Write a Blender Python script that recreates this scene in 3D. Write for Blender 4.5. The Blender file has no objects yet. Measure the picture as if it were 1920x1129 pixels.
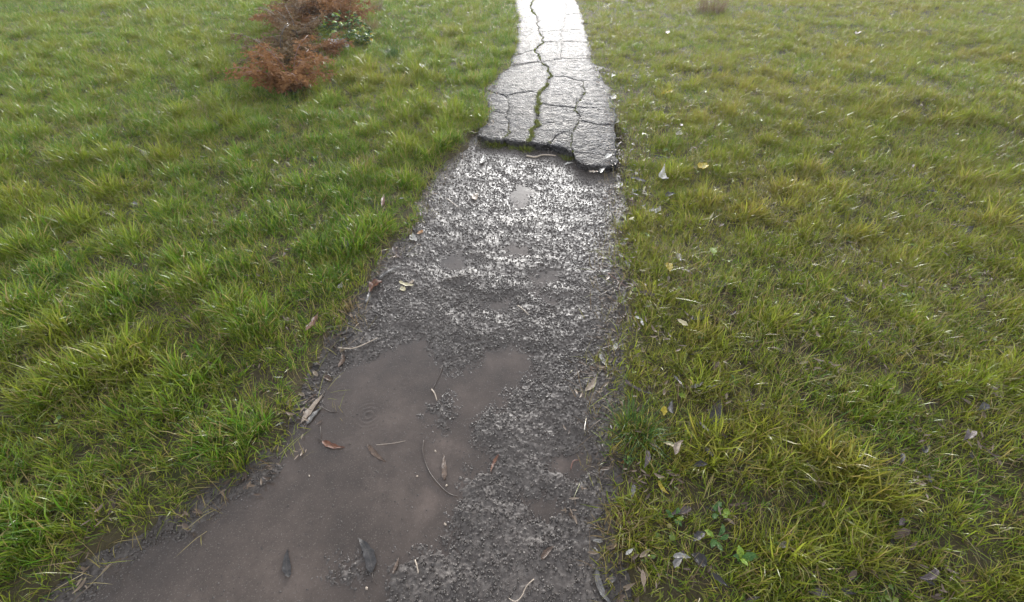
import bpy, bmesh, math, random
import numpy as np
from mathutils import Vector, Matrix, Euler
from mathutils.geometry import delaunay_2d_cdt

R = math.radians
random.seed(7)
rng = np.random.default_rng(7)
scene = bpy.context.scene
COL = scene.collection

# ------------------------------------------------------------------ camera
CAM_H, PITCH, FPX = 1.5, 40.0, 853.0
cam_d = bpy.data.cameras.new('camera')
cam_d.sensor_width = 36.0
cam_d.lens = FPX / 1920 * 36.0
cam_d.clip_start = 0.02
cam_d.clip_end = 1000
cam = bpy.data.objects.new('camera', cam_d)
COL.objects.link(cam)
cam.location = (0, 0, CAM_H)
cam.rotation_euler = (R(90 - PITCH), 0, 0)
scene.camera = cam

# ------------------------------------------------------------------ light
SUN_EL, SUN_AZ = 14.0, 6.0          # azimuth in degrees to the right of +Y
world = bpy.data.worlds.new('World')
scene.world = world
world.use_nodes = True
wn = world.node_tree
wn.nodes.clear()
sky = wn.nodes.new('ShaderNodeTexSky')
sky.sky_type = 'NISHITA'
sky.sun_disc = False
sky.sun_elevation = R(SUN_EL)
sky.sun_rotation = R(SUN_AZ)
sky.air_density = 1.0
sky.dust_density = 0.7
sky.ozone_density = 1.0
bg = wn.nodes.new('ShaderNodeBackground')
bg.inputs['Strength'].default_value = 0.15
wo = wn.nodes.new('ShaderNodeOutputWorld')
hs_ = wn.nodes.new('ShaderNodeHueSaturation')      # thin cloud: the sky is nearly white
hs_.inputs['Saturation'].default_value = 0.26
wn.links.new(sky.outputs[0], hs_.inputs['Color'])
wn.links.new(hs_.outputs[0], bg.inputs[0])
wn.links.new(bg.outputs[0], wo.inputs[0])

sun_d = bpy.data.lights.new('sun', 'SUN')
sun_d.energy = 0.6
sun_d.angle = R(14)
sun_d.color = (1.0, 0.99, 0.975)
sun = bpy.data.objects.new('sun', sun_d)
COL.objects.link(sun)
to_sun = Vector((math.sin(R(SUN_AZ)) * math.cos(R(SUN_EL)),
                 math.cos(R(SUN_AZ)) * math.cos(R(SUN_EL)), math.sin(R(SUN_EL))))
sun.rotation_euler = to_sun.to_track_quat('Z', 'Y').to_euler()
sun.location = (0, 10, 8)

scene.view_settings.view_transform = 'Standard'
scene.view_settings.look = 'None'
scene.view_settings.exposure = 2.05
scene.view_settings.gamma = 1.0
scene.view_settings.use_curve_mapping = False

# ------------------------------------------------------------------ helpers
CP, SP = math.cos(R(PITCH)), math.sin(R(PITCH))


def G(px, py, z=0.0):
    """point of the plane of height z that the photograph shows at px, py"""
    a = (px - 960.0) / FPX
    b = -(py - 564.5) / FPX
    d = (a, CP + b * SP, -SP + b * CP)
    t = (z - CAM_H) / d[2]
    return (d[0] * t, d[1] * t)


def hash2(i, j, s=0):
    n = (i.astype(np.int64) * 374761393 + j.astype(np.int64) * 668265263 + s * 974634777) & 0xffffffff
    n = ((n ^ (n >> 13)) * 1274126177) & 0xffffffff
    n = (n ^ (n >> 16)) & 0xffffffff
    return n.astype(np.float64) / 4294967295.0


def vnoise(x, y, s=0):
    i = np.floor(x); j = np.floor(y)
    u = x - i; v = y - j
    u = u * u * (3 - 2 * u); v = v * v * (3 - 2 * v)
    a = hash2(i, j, s); b = hash2(i + 1, j, s); c = hash2(i, j + 1, s); d = hash2(i + 1, j + 1, s)
    return (a * (1 - u) + b * u) * (1 - v) + (c * (1 - u) + d * u) * v


def fbm(x, y, s=0, o=4):
    t = 0; a = 0.5; f = 1.0
    for k in range(o):
        t = t + a * (vnoise(x * f, y * f, s + k * 17) - 0.5)
        a *= 0.5; f *= 2.03
    return t


def sstep(a, b, x):
    t = np.clip((x - a) / (b - a), 0, 1)
    return t * t * (3 - 2 * t)


def sdf(poly, x, y):
    """signed distance to a polygon, negative inside"""
    x = np.asarray(x, float); y = np.asarray(y, float)
    d = np.full(x.shape, 1e9); ins = np.zeros(x.shape, bool)
    n = len(poly)
    for k in range(n):
        ax, ay = poly[k]; bx, by = poly[(k + 1) % n]
        ex, ey = bx - ax, by - ay
        t = np.clip(((x - ax) * ex + (y - ay) * ey) / (ex * ex + ey * ey + 1e-12), 0, 1)
        d = np.minimum(d, (x - ax - t * ex) ** 2 + (y - ay - t * ey) ** 2)
        c = ((ay > y) != (by > y)) & (x < (bx - ax) * (y - ay) / (by - ay + 1e-12) + ax)
        ins ^= c
    d = np.sqrt(d)
    return np.where(ins, -d, d)


def new_mesh(name, verts, faces, mat=None, parent=None, smooth=True):
    me = bpy.data.meshes.new(name)
    me.from_pydata([tuple(v) for v in verts], [], [tuple(f) for f in faces])
    if smooth:
        me.polygons.foreach_set('use_smooth', [True] * len(me.polygons))
    if mat is not None:
        me.materials.append(mat)
    me.update()
    o = bpy.data.objects.new(name, me)
    COL.objects.link(o)
    if parent is not None:
        o.parent = parent
    return o


def grid_mesh(name, xs, ys, Z, mat, smooth=True):
    nx, ny = len(xs), len(ys)
    X, Y = np.meshgrid(xs, ys)
    V = np.stack([X.ravel(), Y.ravel(), Z.ravel()], 1)
    i = np.arange(nx * (ny - 1)).reshape(ny - 1, nx)[:, :-1].ravel()
    F = np.stack([i, i + 1, i + 1 + nx, i + nx], 1)
    me = bpy.data.meshes.new(name)
    me.vertices.add(len(V)); me.vertices.foreach_set('co', V.ravel())
    me.loops.add(F.size); me.loops.foreach_set('vertex_index', F.ravel())
    me.polygons.add(len(F))
    me.polygons.foreach_set('loop_start', np.arange(0, F.size, 4))
    me.polygons.foreach_set('use_smooth', np.full(len(F), smooth))
    me.update(calc_edges=True); me.validate()
    me.materials.append(mat)
    o = bpy.data.objects.new(name, me)
    COL.objects.link(o)
    return o


def empty(name, loc, rz=0.0):
    o = bpy.data.objects.new(name, None)
    o.empty_display_size = 0.05
    COL.objects.link(o)
    o.location = loc; o.rotation_euler = (0, 0, rz)
    return o


def tag(o, label=None, cat=None, group=None, kind=None):
    if label: o['label'] = label
    if cat: o['category'] = cat
    if group: o['group'] = group
    if kind: o['kind'] = kind
    return o


# ------------------------------------------------------------------ materials
class NB:
    def __init__(self, name):
        self.m = bpy.data.materials.new(name); self.m.use_nodes = True
        self.t = self.m.node_tree; self.t.nodes.clear()
        self.out = self.n('ShaderNodeOutputMaterial')

    def n(self, typ, **kw):
        nd = self.t.nodes.new(typ)
        for k, v in kw.items():
            if hasattr(nd, k) and not isinstance(v, tuple):
                setattr(nd, k, v)
            else:
                nd.inputs[k].default_value = v
        return nd

    def l(self, a, b):
        self.t.links.new(a, b)

    def noise(self, scale, detail=4, rough=0.6, coord=None):
        nd = self.n('ShaderNodeTexNoise')
        nd.inputs['Scale'].default_value = scale
        nd.inputs['Detail'].default_value = detail
        nd.inputs['Roughness'].default_value = rough
        if coord is None:
            coord = self.coord()
        self.l(coord, nd.inputs['Vector'])
        return nd.outputs['Fac']

    def coord(self):
        if not hasattr(self, '_c'):
            self._c = self.n('ShaderNodeTexCoord').outputs['Object']
        return self._c

    def ramp(self, fac, stops):
        nd = self.n('ShaderNodeValToRGB')
        e = nd.color_ramp.elements
        while len(e) < len(stops): e.new(0.5)
        for k, (p, c) in enumerate(stops):
            e[k].position = p; e[k].color = (*c, 1) if len(c) == 3 else c
        self.l(fac, nd.inputs[0])
        return nd.outputs[0]

    def mix(self, fac, a, b, blend='MIX'):
        nd = self.n('ShaderNodeMix', data_type='RGBA', blend_type=blend)
        for s, v in ((nd.inputs[0], fac), (nd.inputs[6], a), (nd.inputs[7], b)):
            if isinstance(v, (int, float)): s.default_value = v
            elif isinstance(v, tuple): s.default_value = (*v, 1)
            else: self.l(v, s)
        return nd.outputs[2]

    def math(self, op, a, b=0.0):
        nd = self.n('ShaderNodeMath', operation=op)
        for s, v in ((nd.inputs[0], a), (nd.inputs[1], b)):
            if isinstance(v, (int, float)): s.default_value = v
            else: self.l(v, s)
        return nd.outputs[0]

    def attr(self, name, typ='GEOMETRY'):
        nd = self.n('ShaderNodeAttribute', attribute_type=typ, attribute_name=name)
        return nd

    def bump(self, h, strength, dist, prev=None):
        nd = self.n('ShaderNodeBump')
        nd.inputs['Strength'].default_value = strength
        nd.inputs['Distance'].default_value = dist
        self.l(h, nd.inputs['Height'])
        if prev is not None: self.l(prev, nd.inputs['Normal'])
        return nd.outputs[0]

    def principled(self, col, rough, normal=None, ior=1.45, spec=None):
        p = self.n('ShaderNodeBsdfPrincipled')
        if isinstance(col, tuple): p.inputs['Base Color'].default_value = (*col, 1)
        else: self.l(col, p.inputs['Base Color'])
        if isinstance(rough, (int, float)): p.inputs['Roughness'].default_value = rough
        else: self.l(rough, p.inputs['Roughness'])
        p.inputs['IOR'].default_value = ior
        if spec is not None: p.inputs['Specular IOR Level'].default_value = spec
        if normal is not None: self.l(normal, p.inputs['Normal'])
        return p

    def done(self, shader):
        self.l(shader.outputs[0] if hasattr(shader, 'outputs') else shader, self.out.inputs['Surface'])
        return self.m


def mat_soil():
    b = NB('wet_soil')
    c = b.ramp(b.noise(2.2, 6), [(0.3, (0.035, 0.026, 0.018)), (0.52, (0.06, 0.05, 0.025)), (0.7, (0.05, 0.06, 0.02))])
    c2 = b.mix(b.ramp(b.noise(60, 3), [(0.35, (0, 0, 0)), (0.7, (1, 1, 1))]), c, (0.075, 0.06, 0.035))
    nm = b.bump(b.noise(90, 5), 0.9, 0.012)
    return b.done(b.principled(c2, 0.85, nm, spec=0.2))


def mat_gravel_bed():
    b = NB('wet_gravel_bed')
    c = b.ramp(b.noise(3.0, 5), [(0.3, (0.052, 0.043, 0.038)), (0.7, (0.092, 0.076, 0.067))])
    v = b.n('ShaderNodeTexVoronoi', feature='F1'); v.inputs['Scale'].default_value = 85
    b.l(b.coord(), v.inputs['Vector'])
    sep = b.n('ShaderNodeSeparateColor'); b.l(v.outputs['Color'], sep.inputs[0])
    c = b.mix(b.ramp(sep.outputs[0], [(0.55, (0, 0, 0)), (1.0, (0.75, 0.75, 0.75))]), c, (0.125, 0.108, 0.096))
    c = b.mix(b.ramp(b.noise(230, 3), [(0.45, (0, 0, 0)), (0.75, (0.6, 0.6, 0.6))]), c, (0.10, 0.085, 0.075))
    nm = b.bump(b.noise(330, 4, 0.65), 0.55, 0.0022)
    rg = b.ramp(b.noise(28, 4), [(0.3, (0.30,) * 3), (0.7, (0.52,) * 3)])
    return b.done(b.principled(c, rg, nm, ior=1.35))


def mat_stone():
    b = NB('wet_stone')
    a = b.attr('tint', 'INSTANCER').outputs['Fac']
    c = b.ramp(a, [(0.0, (0.050, 0.042, 0.037)), (0.45, (0.086, 0.072, 0.064)), (0.85, (0.125, 0.106, 0.094)), (1.0, (0.26, 0.225, 0.19))])
    c = b.mix(b.math('MULTIPLY', b.noise(300, 2), 0.5), c, (0.055, 0.046, 0.041))
    nm = b.bump(b.noise(420, 3), 0.4, 0.002)
    return b.done(b.principled(c, 0.26, nm, ior=1.45))


def mat_asphalt():
    b = NB('wet_asphalt')
    v = b.n('ShaderNodeTexVoronoi', feature='F1'); v.inputs['Scale'].default_value = 75
    b.l(b.coord(), v.inputs['Vector'])
    v2 = b.n('ShaderNodeTexVoronoi', feature='F1'); v2.inputs['Scale'].default_value = 38
    b.l(b.coord(), v2.inputs['Vector'])
    sep = b.n('ShaderNodeSeparateColor'); b.l(v.outputs['Color'], sep.inputs[0])
    c = b.ramp(sep.outputs[0], [(0.0, (0.022, 0.022, 0.026)), (0.6, (0.045, 0.044, 0.050)), (1.0, (0.12, 0.116, 0.12))])
    st = b.ramp(b.noise(1.7, 5), [(0.38, (0, 0, 0)), (0.62, (1, 1, 1))])
    c = b.mix(b.math('MULTIPLY', st, 0.4), c, (0.075, 0.065, 0.055))
    h = b.math('ADD', b.math('MULTIPLY', v.outputs['Distance'], -1.0), b.math('MULTIPLY', v2.outputs['Distance'], -1.2))
    h = b.math('ADD', h, b.math('MULTIPLY', b.noise(22, 4), 1.5))
    # hairline crazing between the open cracks
    wv = b.n('ShaderNodeVectorMath', operation='ADD'); nz = b.n('ShaderNodeTexNoise'); nz.inputs['Scale'].default_value = 5; nz.inputs['Detail'].default_value = 5
    b.l(b.coord(), nz.inputs['Vector']); sc_ = b.n('ShaderNodeVectorMath', operation='SCALE'); sc_.inputs['Scale'].default_value = 0.35
    b.l(nz.outputs['Color'], sc_.inputs[0]); b.l(b.coord(), wv.inputs[0]); b.l(sc_.outputs[0], wv.inputs[1])
    vc = b.n('ShaderNodeTexVoronoi', feature='DISTANCE_TO_EDGE'); vc.inputs['Scale'].default_value = 3.4
    b.l(wv.outputs[0], vc.inputs['Vector'])
    hl = b.ramp(vc.outputs['Distance'], [(0.0, (1, 1, 1)), (0.030, (0, 0, 0))])
    hl = b.math('MULTIPLY', hl, b.ramp(b.noise(3.1, 3), [(0.45, (0, 0, 0)), (0.6, (1, 1, 1))]))
    c = b.mix(b.math('MULTIPLY', hl, 0.8), c, (0.012, 0.011, 0.010))
    h = b.math('SUBTRACT', h, b.math('MULTIPLY', hl, 2.0))
    nm = b.bump(h, 1.0, 0.016)
    rg = b.ramp(b.noise(14, 5), [(0.3, (0.38,) * 3), (0.7, (0.62,) * 3)])
    return b.done(b.principled(c, rg, nm, ior=1.33, spec=0.065))


RIPPLES = []


def mat_water():
    b = NB('muddy_water')
    c = b.ramp(b.noise(3.4, 9, 0.68), [(0.34, (0.046, 0.037, 0.032)), (0.52, (0.068, 0.053, 0.045)), (0.68, (0.098, 0.076, 0.064))])
    sp = b.ramp(b.noise(210, 2), [(0.60, (0, 0, 0)), (0.72, (1, 1, 1))])
    c = b.mix(b.math('MULTIPLY', sp, 0.7), c, (0.15, 0.13, 0.115))
    sp2 = b.ramp(b.noise(150, 4), [(0.28, (1, 1, 1)), (0.40, (0, 0, 0))])
    c = b.mix(b.math('MULTIPLY', sp2, 0.6), c, (0.035, 0.03, 0.028))
    sl = b.math('MULTIPLY', b.attr('silt').outputs['Fac'], b.math('MULTIPLY', b.ramp(b.noise(26, 5, 0.7), [(0.35, (0.2, 0.2, 0.2)), (0.65, (1, 1, 1))]), 0.42))
    c = b.mix(sl, c, (0.165, 0.125, 0.105))
    nm = b.bump(b.noise(130, 4), 0.06, 0.004)
    return b.done(b.principled(c, 0.13, nm, ior=1.33))


def leafy(name, stops_tint, dry, rough=0.22, transl=0.46, dryamt=0.3):
    """grass blade material: instancer tint picks the green, the blade's own value picks dry blades"""
    b = NB(name)
    tint = b.attr('tint', 'INSTANCER').outputs['Fac']
    at = b.attr('bl')
    sep = b.n('ShaderNodeSeparateColor'); b.l(at.outputs['Color'], sep.inputs[0])
    c = b.ramp(tint, stops_tint)
    c = b.mix(b.math('MULTIPLY', sep.outputs[0], 0.85), c, (0.25, 0.29, 0.035), 'MIX')
    # pale bleached foot and yellowing tip
    tip = b.math('MULTIPLY', b.ramp(sep.outputs[1], [(0.6, (0, 0, 0)), (1.0, (1, 1, 1))]), 0.35)
    c = b.mix(tip, c, (0.22, 0.19, 0.05))
    dm = b.ramp(sep.outputs[2], [(1.0 - dryamt - 0.02, (0, 0, 0)), (1.0 - dryamt + 0.02, (1, 1, 1))])
    c = b.mix(dm, c, dry)
    p = b.principled(c, rough, None, ior=1.45)
    tr = b.n('ShaderNodeBsdfTranslucent'); b.l(c, tr.inputs[0])
    mx = b.n('ShaderNodeMixShader'); mx.inputs[0].default_value = transl
    b.l(p.outputs[0], mx.inputs[1]); b.l(tr.outputs[0], mx.inputs[2])
    return b.done(mx)


def mat_leaf(name, c0, c1, rib, rough=0.28, transl=0.12, spec=0.5):
    b = NB(name)
    at = b.attr('bl')
    sep = b.n('ShaderNodeSeparateColor'); b.l(at.outputs['Color'], sep.inputs[0])
    c = b.ramp(b.noise(55, 5, 0.65), [(0.33, c0), (0.66, c1)])
    r = b.ramp(sep.outputs[0], [(0.0, (1, 1, 1)), (0.13, (0, 0, 0))])
    c = b.mix(b.math('MULTIPLY', r, 0.7), c, rib)
    c = b.mix(b.ramp(b.noise(170, 2), [(0.62, (0, 0, 0)), (0.72, (1, 1, 1))]), c, tuple(0.4 * v for v in c0))
    w = b.n('ShaderNodeTexWave'); w.inputs['Scale'].default_value = 90; w.inputs['Distortion'].default_value = 2.0
    b.l(b.coord(), w.inputs[0])
    nm = b.bump(b.math('ADD', b.math('MULTIPLY', w.outputs['Fac'], 0.4), b.noise(140, 3)), 0.55, 0.003)
    p = b.principled(c, rough, nm, ior=1.45, spec=spec)
    tr = b.n('ShaderNodeBsdfTranslucent'); b.l(c, tr.inputs[0])
    mx = b.n('ShaderNodeMixShader'); mx.inputs[0].default_value = transl
    b.l(p.outputs[0], mx.inputs[1]); b.l(tr.outputs[0], mx.inputs[2])
    return b.done(mx)


def mat_plain(name, c0, c1, rough=0.45, scale=40):
    b = NB(name)
    c = b.ramp(b.noise(scale, 4), [(0.3, c0), (0.7, c1)])
    return b.done(b.principled(c, rough, b.bump(b.noise(scale * 3, 3), 0.5, 0.003)))


M_SOIL, M_BED, M_STONE, M_ASPH, M_WATER = mat_soil(), mat_gravel_bed(), mat_stone(), mat_asphalt(), mat_water()
GREENS = [(0.0, (0.040, 0.135, 0.015)), (0.35, (0.085, 0.195, 0.016)), (0.65, (0.175, 0.215, 0.020)), (1.0, (0.245, 0.200, 0.040))]
M_GRASS = leafy('grass_blades', GREENS, (0.32, 0.25, 0.09), dryamt=0.17)
M_STRAW = leafy('straw_blades', [(0, (0.20, 0.14, 0.06)), (1, (0.30, 0.24, 0.12))], (0.14, 0.09, 0.045), dryamt=0.3, transl=0.2)
M_CLOVER = leafy('ground_herb', [(0, (0.035, 0.095, 0.02)), (1, (0.09, 0.15, 0.03))], (0.2, 0.16, 0.05), dryamt=0.08, transl=0.3)
M_MOSS = leafy('crack_moss', [(0, (0.05, 0.08, 0.015)), (1, (0.12, 0.15, 0.025))], (0.12, 0.09, 0.03), dryamt=0.2, transl=0.2)
LM = {
    'slate':  mat_leaf('leaf_slate', (0.020, 0.018, 0.018), (0.044, 0.038, 0.037), (0.07, 0.06, 0.05), 0.36),
    'black':  mat_leaf('leaf_black', (0.012, 0.010, 0.010), (0.030, 0.024, 0.022), (0.05, 0.04, 0.03), 0.30),
    'grey':   mat_leaf('leaf_grey', (0.085, 0.080, 0.078), (0.17, 0.155, 0.145), (0.22, 0.19, 0.16), 0.25),
    'silver': mat_leaf('leaf_silver', (0.17, 0.16, 0.15), (0.33, 0.31, 0.285), (0.38, 0.34, 0.3), 0.20),
    'white':  mat_leaf('leaf_white', (0.34, 0.32, 0.29), (0.54, 0.51, 0.47), (0.55, 0.5, 0.45), 0.20),
    'brown':  mat_leaf('leaf_brown', (0.060, 0.036, 0.025), (0.125, 0.078, 0.052), (0.19, 0.13, 0.085), 0.28),
    'purple': mat_leaf('leaf_purple_brown', (0.060, 0.042, 0.042), (0.125, 0.095, 0.092), (0.20, 0.16, 0.14), 0.24),
    'red':    mat_leaf('leaf_red_brown', (0.085, 0.030, 0.018), (0.17, 0.065, 0.032), (0.26, 0.13, 0.05), 0.28),
    'orange': mat_leaf('leaf_orange', (0.30, 0.13, 0.045), (0.45, 0.24, 0.10), (0.5, 0.32, 0.15), 0.35),
    'tan':    mat_leaf('leaf_tan', (0.20, 0.15, 0.115), (0.36, 0.28, 0.21), (0.42, 0.34, 0.25), 0.30),
    'cream':  mat_leaf('leaf_cream', (0.42, 0.35, 0.20), (0.62, 0.55, 0.36), (0.66, 0.6, 0.4), 0.30),
    'yellow': mat_leaf('leaf_yellow', (0.42, 0.30, 0.025), (0.62, 0.48, 0.05), (0.55, 0.45, 0.10), 0.35, 0.3),
    'green':  mat_leaf('leaf_green', (0.040, 0.110, 0.020), (0.08, 0.165, 0.028), (0.14, 0.22, 0.06), 0.32, 0.3),
    'dkgreen': mat_leaf('leaf_dark_green', (0.018, 0.044, 0.010), (0.050, 0.090, 0.018), (0.08, 0.12, 0.04), 0.6, 0.35, 0.2),
    'lime':   mat_leaf('leaf_lime', (0.16, 0.28, 0.03), (0.28, 0.36, 0.04), (0.3, 0.4, 0.1), 0.35, 0.3),
    'umber': mat_leaf('leaf_umber', (0.10, 0.060, 0.030), (0.22, 0.135, 0.068), (0.15, 0.1, 0.05), 0.75, 0.3, 0.12),
    'fawn': mat_leaf('leaf_fawn', (0.11, 0.070, 0.035), (0.22, 0.145, 0.070), (0.2, 0.14, 0.07), 0.7, 0.3, 0.15),
    'rust':   mat_leaf('leaf_rust', (0.150, 0.068, 0.028), (0.34, 0.170, 0.070), (0.2, 0.09, 0.04), 0.75, 0.3, 0.12),
}
M_TWIG_D = mat_plain('twig_dark', (0.035, 0.025, 0.02), (0.075, 0.055, 0.045), 0.35, 80)
M_TWIG_P = mat_plain('twig_pale', (0.28, 0.22, 0.17), (0.45, 0.37, 0.29), 0.35, 80)
M_TWIG_R = mat_plain('twig_red', (0.11, 0.045, 0.035), (0.19, 0.085, 0.06), 0.35, 80)
M_DUFF = mat_plain('dead_stalks', (0.07, 0.045, 0.03), (0.15, 0.10, 0.065), 0.6, 30)

# ------------------------------------------------------------------ rain-damp air
def haze_box(x, y0, y1, z0, z1, dens):
    V = [(-x, y0, z0), (x, y0, z0), (x, y1, z0), (-x, y1, z0), (-x, y0, z1), (x, y0, z1), (x, y1, z1), (-x, y1, z1)]
    F = [(0, 3, 2, 1), (4, 5, 6, 7), (0, 1, 5, 4), (1, 2, 6, 5), (2, 3, 7, 6), (3, 0, 4, 7)]
    b = NB('haze_air')
    v = b.n('ShaderNodeVolumePrincipled'); v.inputs['Color'].default_value = (0.93, 0.95, 0.97, 1)
    v.inputs['Density'].default_value = dens; v.inputs['Anisotropy'].default_value = 0.55
    b.l(v.outputs[0], b.out.inputs['Volume'])
    o = new_mesh('haze', V, F, b.m, smooth=False)
    tag(o, kind='stuff', label='thin rainy haze over the verges')


haze_box(700, -700, 700, -30.0, 3.2, 0.0011)

# ------------------------------------------------------------------ layout on the ground
ZS = 0.075      # top of the old asphalt


def Z2(zx, zy, z=ZS):      # a crack or edge node read in an enlargement of the asphalt
    return G(850 + zx / 3.42, zy / 3.42, z)


LOWER_L = [(905, 250), (885, 276), (850, 298), (820, 335), (803, 372), (797, 410), (772, 432), (752, 458), (736, 480),
           (712, 512), (690, 545), (668, 585), (638, 622), (622, 652), (598, 695), (583, 742), (558, 778), (541, 832),
           (500, 872), (452, 905), (395, 930), (335, 968), (262, 1010), (190, 1062), (100, 1130), (20, 1200)]
LOWER_R = [(1168, 262), (1168, 310), (1172, 352), (1162, 420), (1152, 470), (1166, 540), (1172, 585), (1160, 640),
           (1146, 690), (1146, 750), (1132, 800), (1152, 870), (1132, 960), (1126, 1020), (1150, 1129), (1162, 1250)]
lowL = [G(*p) for p in LOWER_L]; lowR = [G(p[0] - (16 if p[1] > 280 else 6), p[1]) for p in LOWER_R]
LOWER = lowL + [(lowL[-1][0] + 0.05, -0.6), (lowR[-1][0] + 0.05, -0.6)] + lowR[::-1]
NODES = dict(
    L0=(155, 865), L1=(210, 800), L2=(225, 700), L3=(205, 575), L4=(300, 470), L5=(370, 420), L6=(385, 355), L7=(412, 270),
    L8=(415, 208), L9=(420, 95), L10=(402, 60), L11=(395, 0),
    R0=(1035, 1050), R1=(1035, 995), R2=(1030, 800), R3=(1035, 700), R4=(1010, 600), R5=(960, 520), R6=(920, 435), R7=(885, 380),
    R8=(868, 270), R9=(840, 190), R10=(825, 90), R11=(780, 0),
    F1=(325, 893), F2=(478, 905), F3=(612, 922), F4=(768, 972), F5=(785, 1015), F6=(870, 1055),
    A1=(355, 832), A2=(358, 775), A3=(345, 735), A4=(338, 610),
    B1=(500, 830), B2=(548, 795), B3=(535, 690), B4=(545, 655), B5=(562, 580), B6=(630, 485), B7=(610, 440), B8=(565, 395),
    B9=(520, 322), B10=(580, 270), B11=(550, 210), B12=(530, 95), B13=(490, 50), B14=(510, 0),
    D1=(660, 870), D2=(740, 842), E1=(762, 900), E2=(772, 840), E3=(800, 770), E4=(785, 690), E5=(835, 610), E6=(830, 520),
    E7=(720, 490), E8=(690, 380), E9=(690, 265), E10=(700, 190), E11=(720, 90), E12=(720, 0),
    m1=(880, 985), m2=(920, 800), m3=(930, 690))
NP = {k: Z2(*v) for k, v in NODES.items()}
# the path runs on past the top of the picture
for k, x in (('L', NP['L11'][0]), ('B', NP['B14'][0]), ('E', NP['E12'][0]), ('R', NP['R11'][0])):
    for q, yy in enumerate((17.0, 22.5, 30.0)):
        NP['%sx%d' % (k, q)] = (x + 0.03 * (yy - 12.6) + 0.15 * math.sin(q * 2.1 + ord(k)) * (k in 'BE'), yy + 0.4 * math.sin(q * 3 + ord(k)) * (k in 'BE'))
PLATES = ['L0 F1 A1 A2 A3 L2 L1', 'F1 F2 B1 A1', 'A1 B1 B2 B3 B4 B5 A4 A3 A2', 'L2 A3 A4 L3', 'L3 A4 B5 B6 B7 B8 L5 L4',
          'F2 F3 D1 D2 E2 E3 B2 B1', 'F3 F4 E1 E2 D2 D1', 'F4 F5 F6 R0 R1 m1', 'F4 m1 R1 R2 m2 E3 E2 E1', 'B2 E3 E4 B4 B3',
          'B4 E4 E5 E6 E7 B6 B5', 'E3 m2 R2 R3 m3 E4', 'E4 m3 R3 R4 R5 E6 E5', 'B6 E7 E6 R5 R6 R7 E8 B8 B7', 'L5 B8 B9 L6',
          'B8 E8 E9 B10 B9', 'E8 R7 R8 E9', 'L6 B9 B10 B11 L8 L7', 'B10 E9 E10 B11', 'E9 R8 R9 E10', 'L8 B11 B12 L9',
          'B11 E10 E11 B12', 'E10 R9 R10 E11', 'L9 B12 B13 B14 L11 L10', 'B12 E11 E12 B14 B13', 'E11 R10 R11 E12',
          'L11 B14 Bx0 Lx0', 'B14 E12 Ex0 Bx0', 'E12 R11 Rx0 Ex0', 'Lx0 Bx0 Bx1 Lx1', 'Bx0 Ex0 Ex1 Bx1', 'Ex0 Rx0 Rx1 Ex1',
          'Lx1 Bx1 Bx2 Lx2', 'Bx1 Ex1 Ex2 Bx2', 'Ex1 Rx1 Rx2 Ex2']
UPPER = [NP[k] for k in ('L0 L1 L2 L3 L4 L5 L6 L7 L8 L9 L10 L11 Lx0 Lx1 Lx2 Rx2 Rx1 Rx0 R11 R10 R9 R8 R7 R6 R5 R4 R3 R2 R1 R0 F6 F5 F4 F3 F2 F1').split()]

WIDE = {}
for a, w in (('F2 B1 B2 B3 B4', 0.020), ('B4 B5 B6 B7 B8', 0.024), ('B8 B9 B10 B11 B12 B13 B14', 0.030), ('F3 D1 D2 E2', 0.014),
             ('F4 E1 E2 E3 E4', 0.013), ('E4 E5 E6', 0.010), ('F1 A1 A2', 0.013), ('B14 Bx0 Bx1', 0.03)):
    ks = a.split()
    for p, q in zip(ks, ks[1:]): WIDE[frozenset((p, q))] = w * 0.6
CROSS = 0.0022

# puddles and gravel islands, read on the ground
PUD = [[(530, 838), (560, 790), (596, 725), (625, 690), (665, 676), (705, 672), (740, 660), (770, 632), (800, 625), (806, 655), (850, 692),
        (900, 678), (925, 662), (965, 650), (998, 668), (992, 705), (965, 735), (925, 765), (890, 782), (880, 830), (925, 868),
        (930, 885), (890, 888), (860, 905), (868, 935), (838, 952), (868, 1000), (838, 1012), (790, 1035), (745, 1065), (700, 1135), (690, 1300),
        (80, 1300), (90, 1200), (170, 1110), (260, 1040), (340, 990), (410, 945), (470, 915), (515, 885)],
       [(963, 348), (985, 345), (1008, 358), (998, 372), (972, 396), (960, 376)], [(955, 465), (985, 462), (988, 474), (962, 482)],
       [(985, 935), (1020, 925), (1062, 945), (1062, 968), (1025, 978), (990, 960)], [(1030, 862), (1085, 855), (1100, 875), (1060, 895), (1035, 885)],
       [(815, 492), (850, 478), (880, 498), (840, 510)], [(1000, 520), (1040, 512), (1055, 524), (1015, 530)], [(850, 545), (880, 560), (850, 572)],
       [(1005, 548), (1030, 552), (1032, 566), (1004, 566)], [(1030, 578), (1055, 585), (1040, 596)], [(905, 575), (945, 568), (940, 582)]]
PUDS = [[G(*p) for p in q] for q in PUD]
ISL = [[(612, 1072), (640, 1048), (690, 1055), (705, 1080), (680, 1108), (632, 1112)], [(806, 775), (850, 742), (862, 775), (835, 815)]]
ISLS = [[G(*p) for p in q] for q in ISL]
WATER_Z = -0.004


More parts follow.
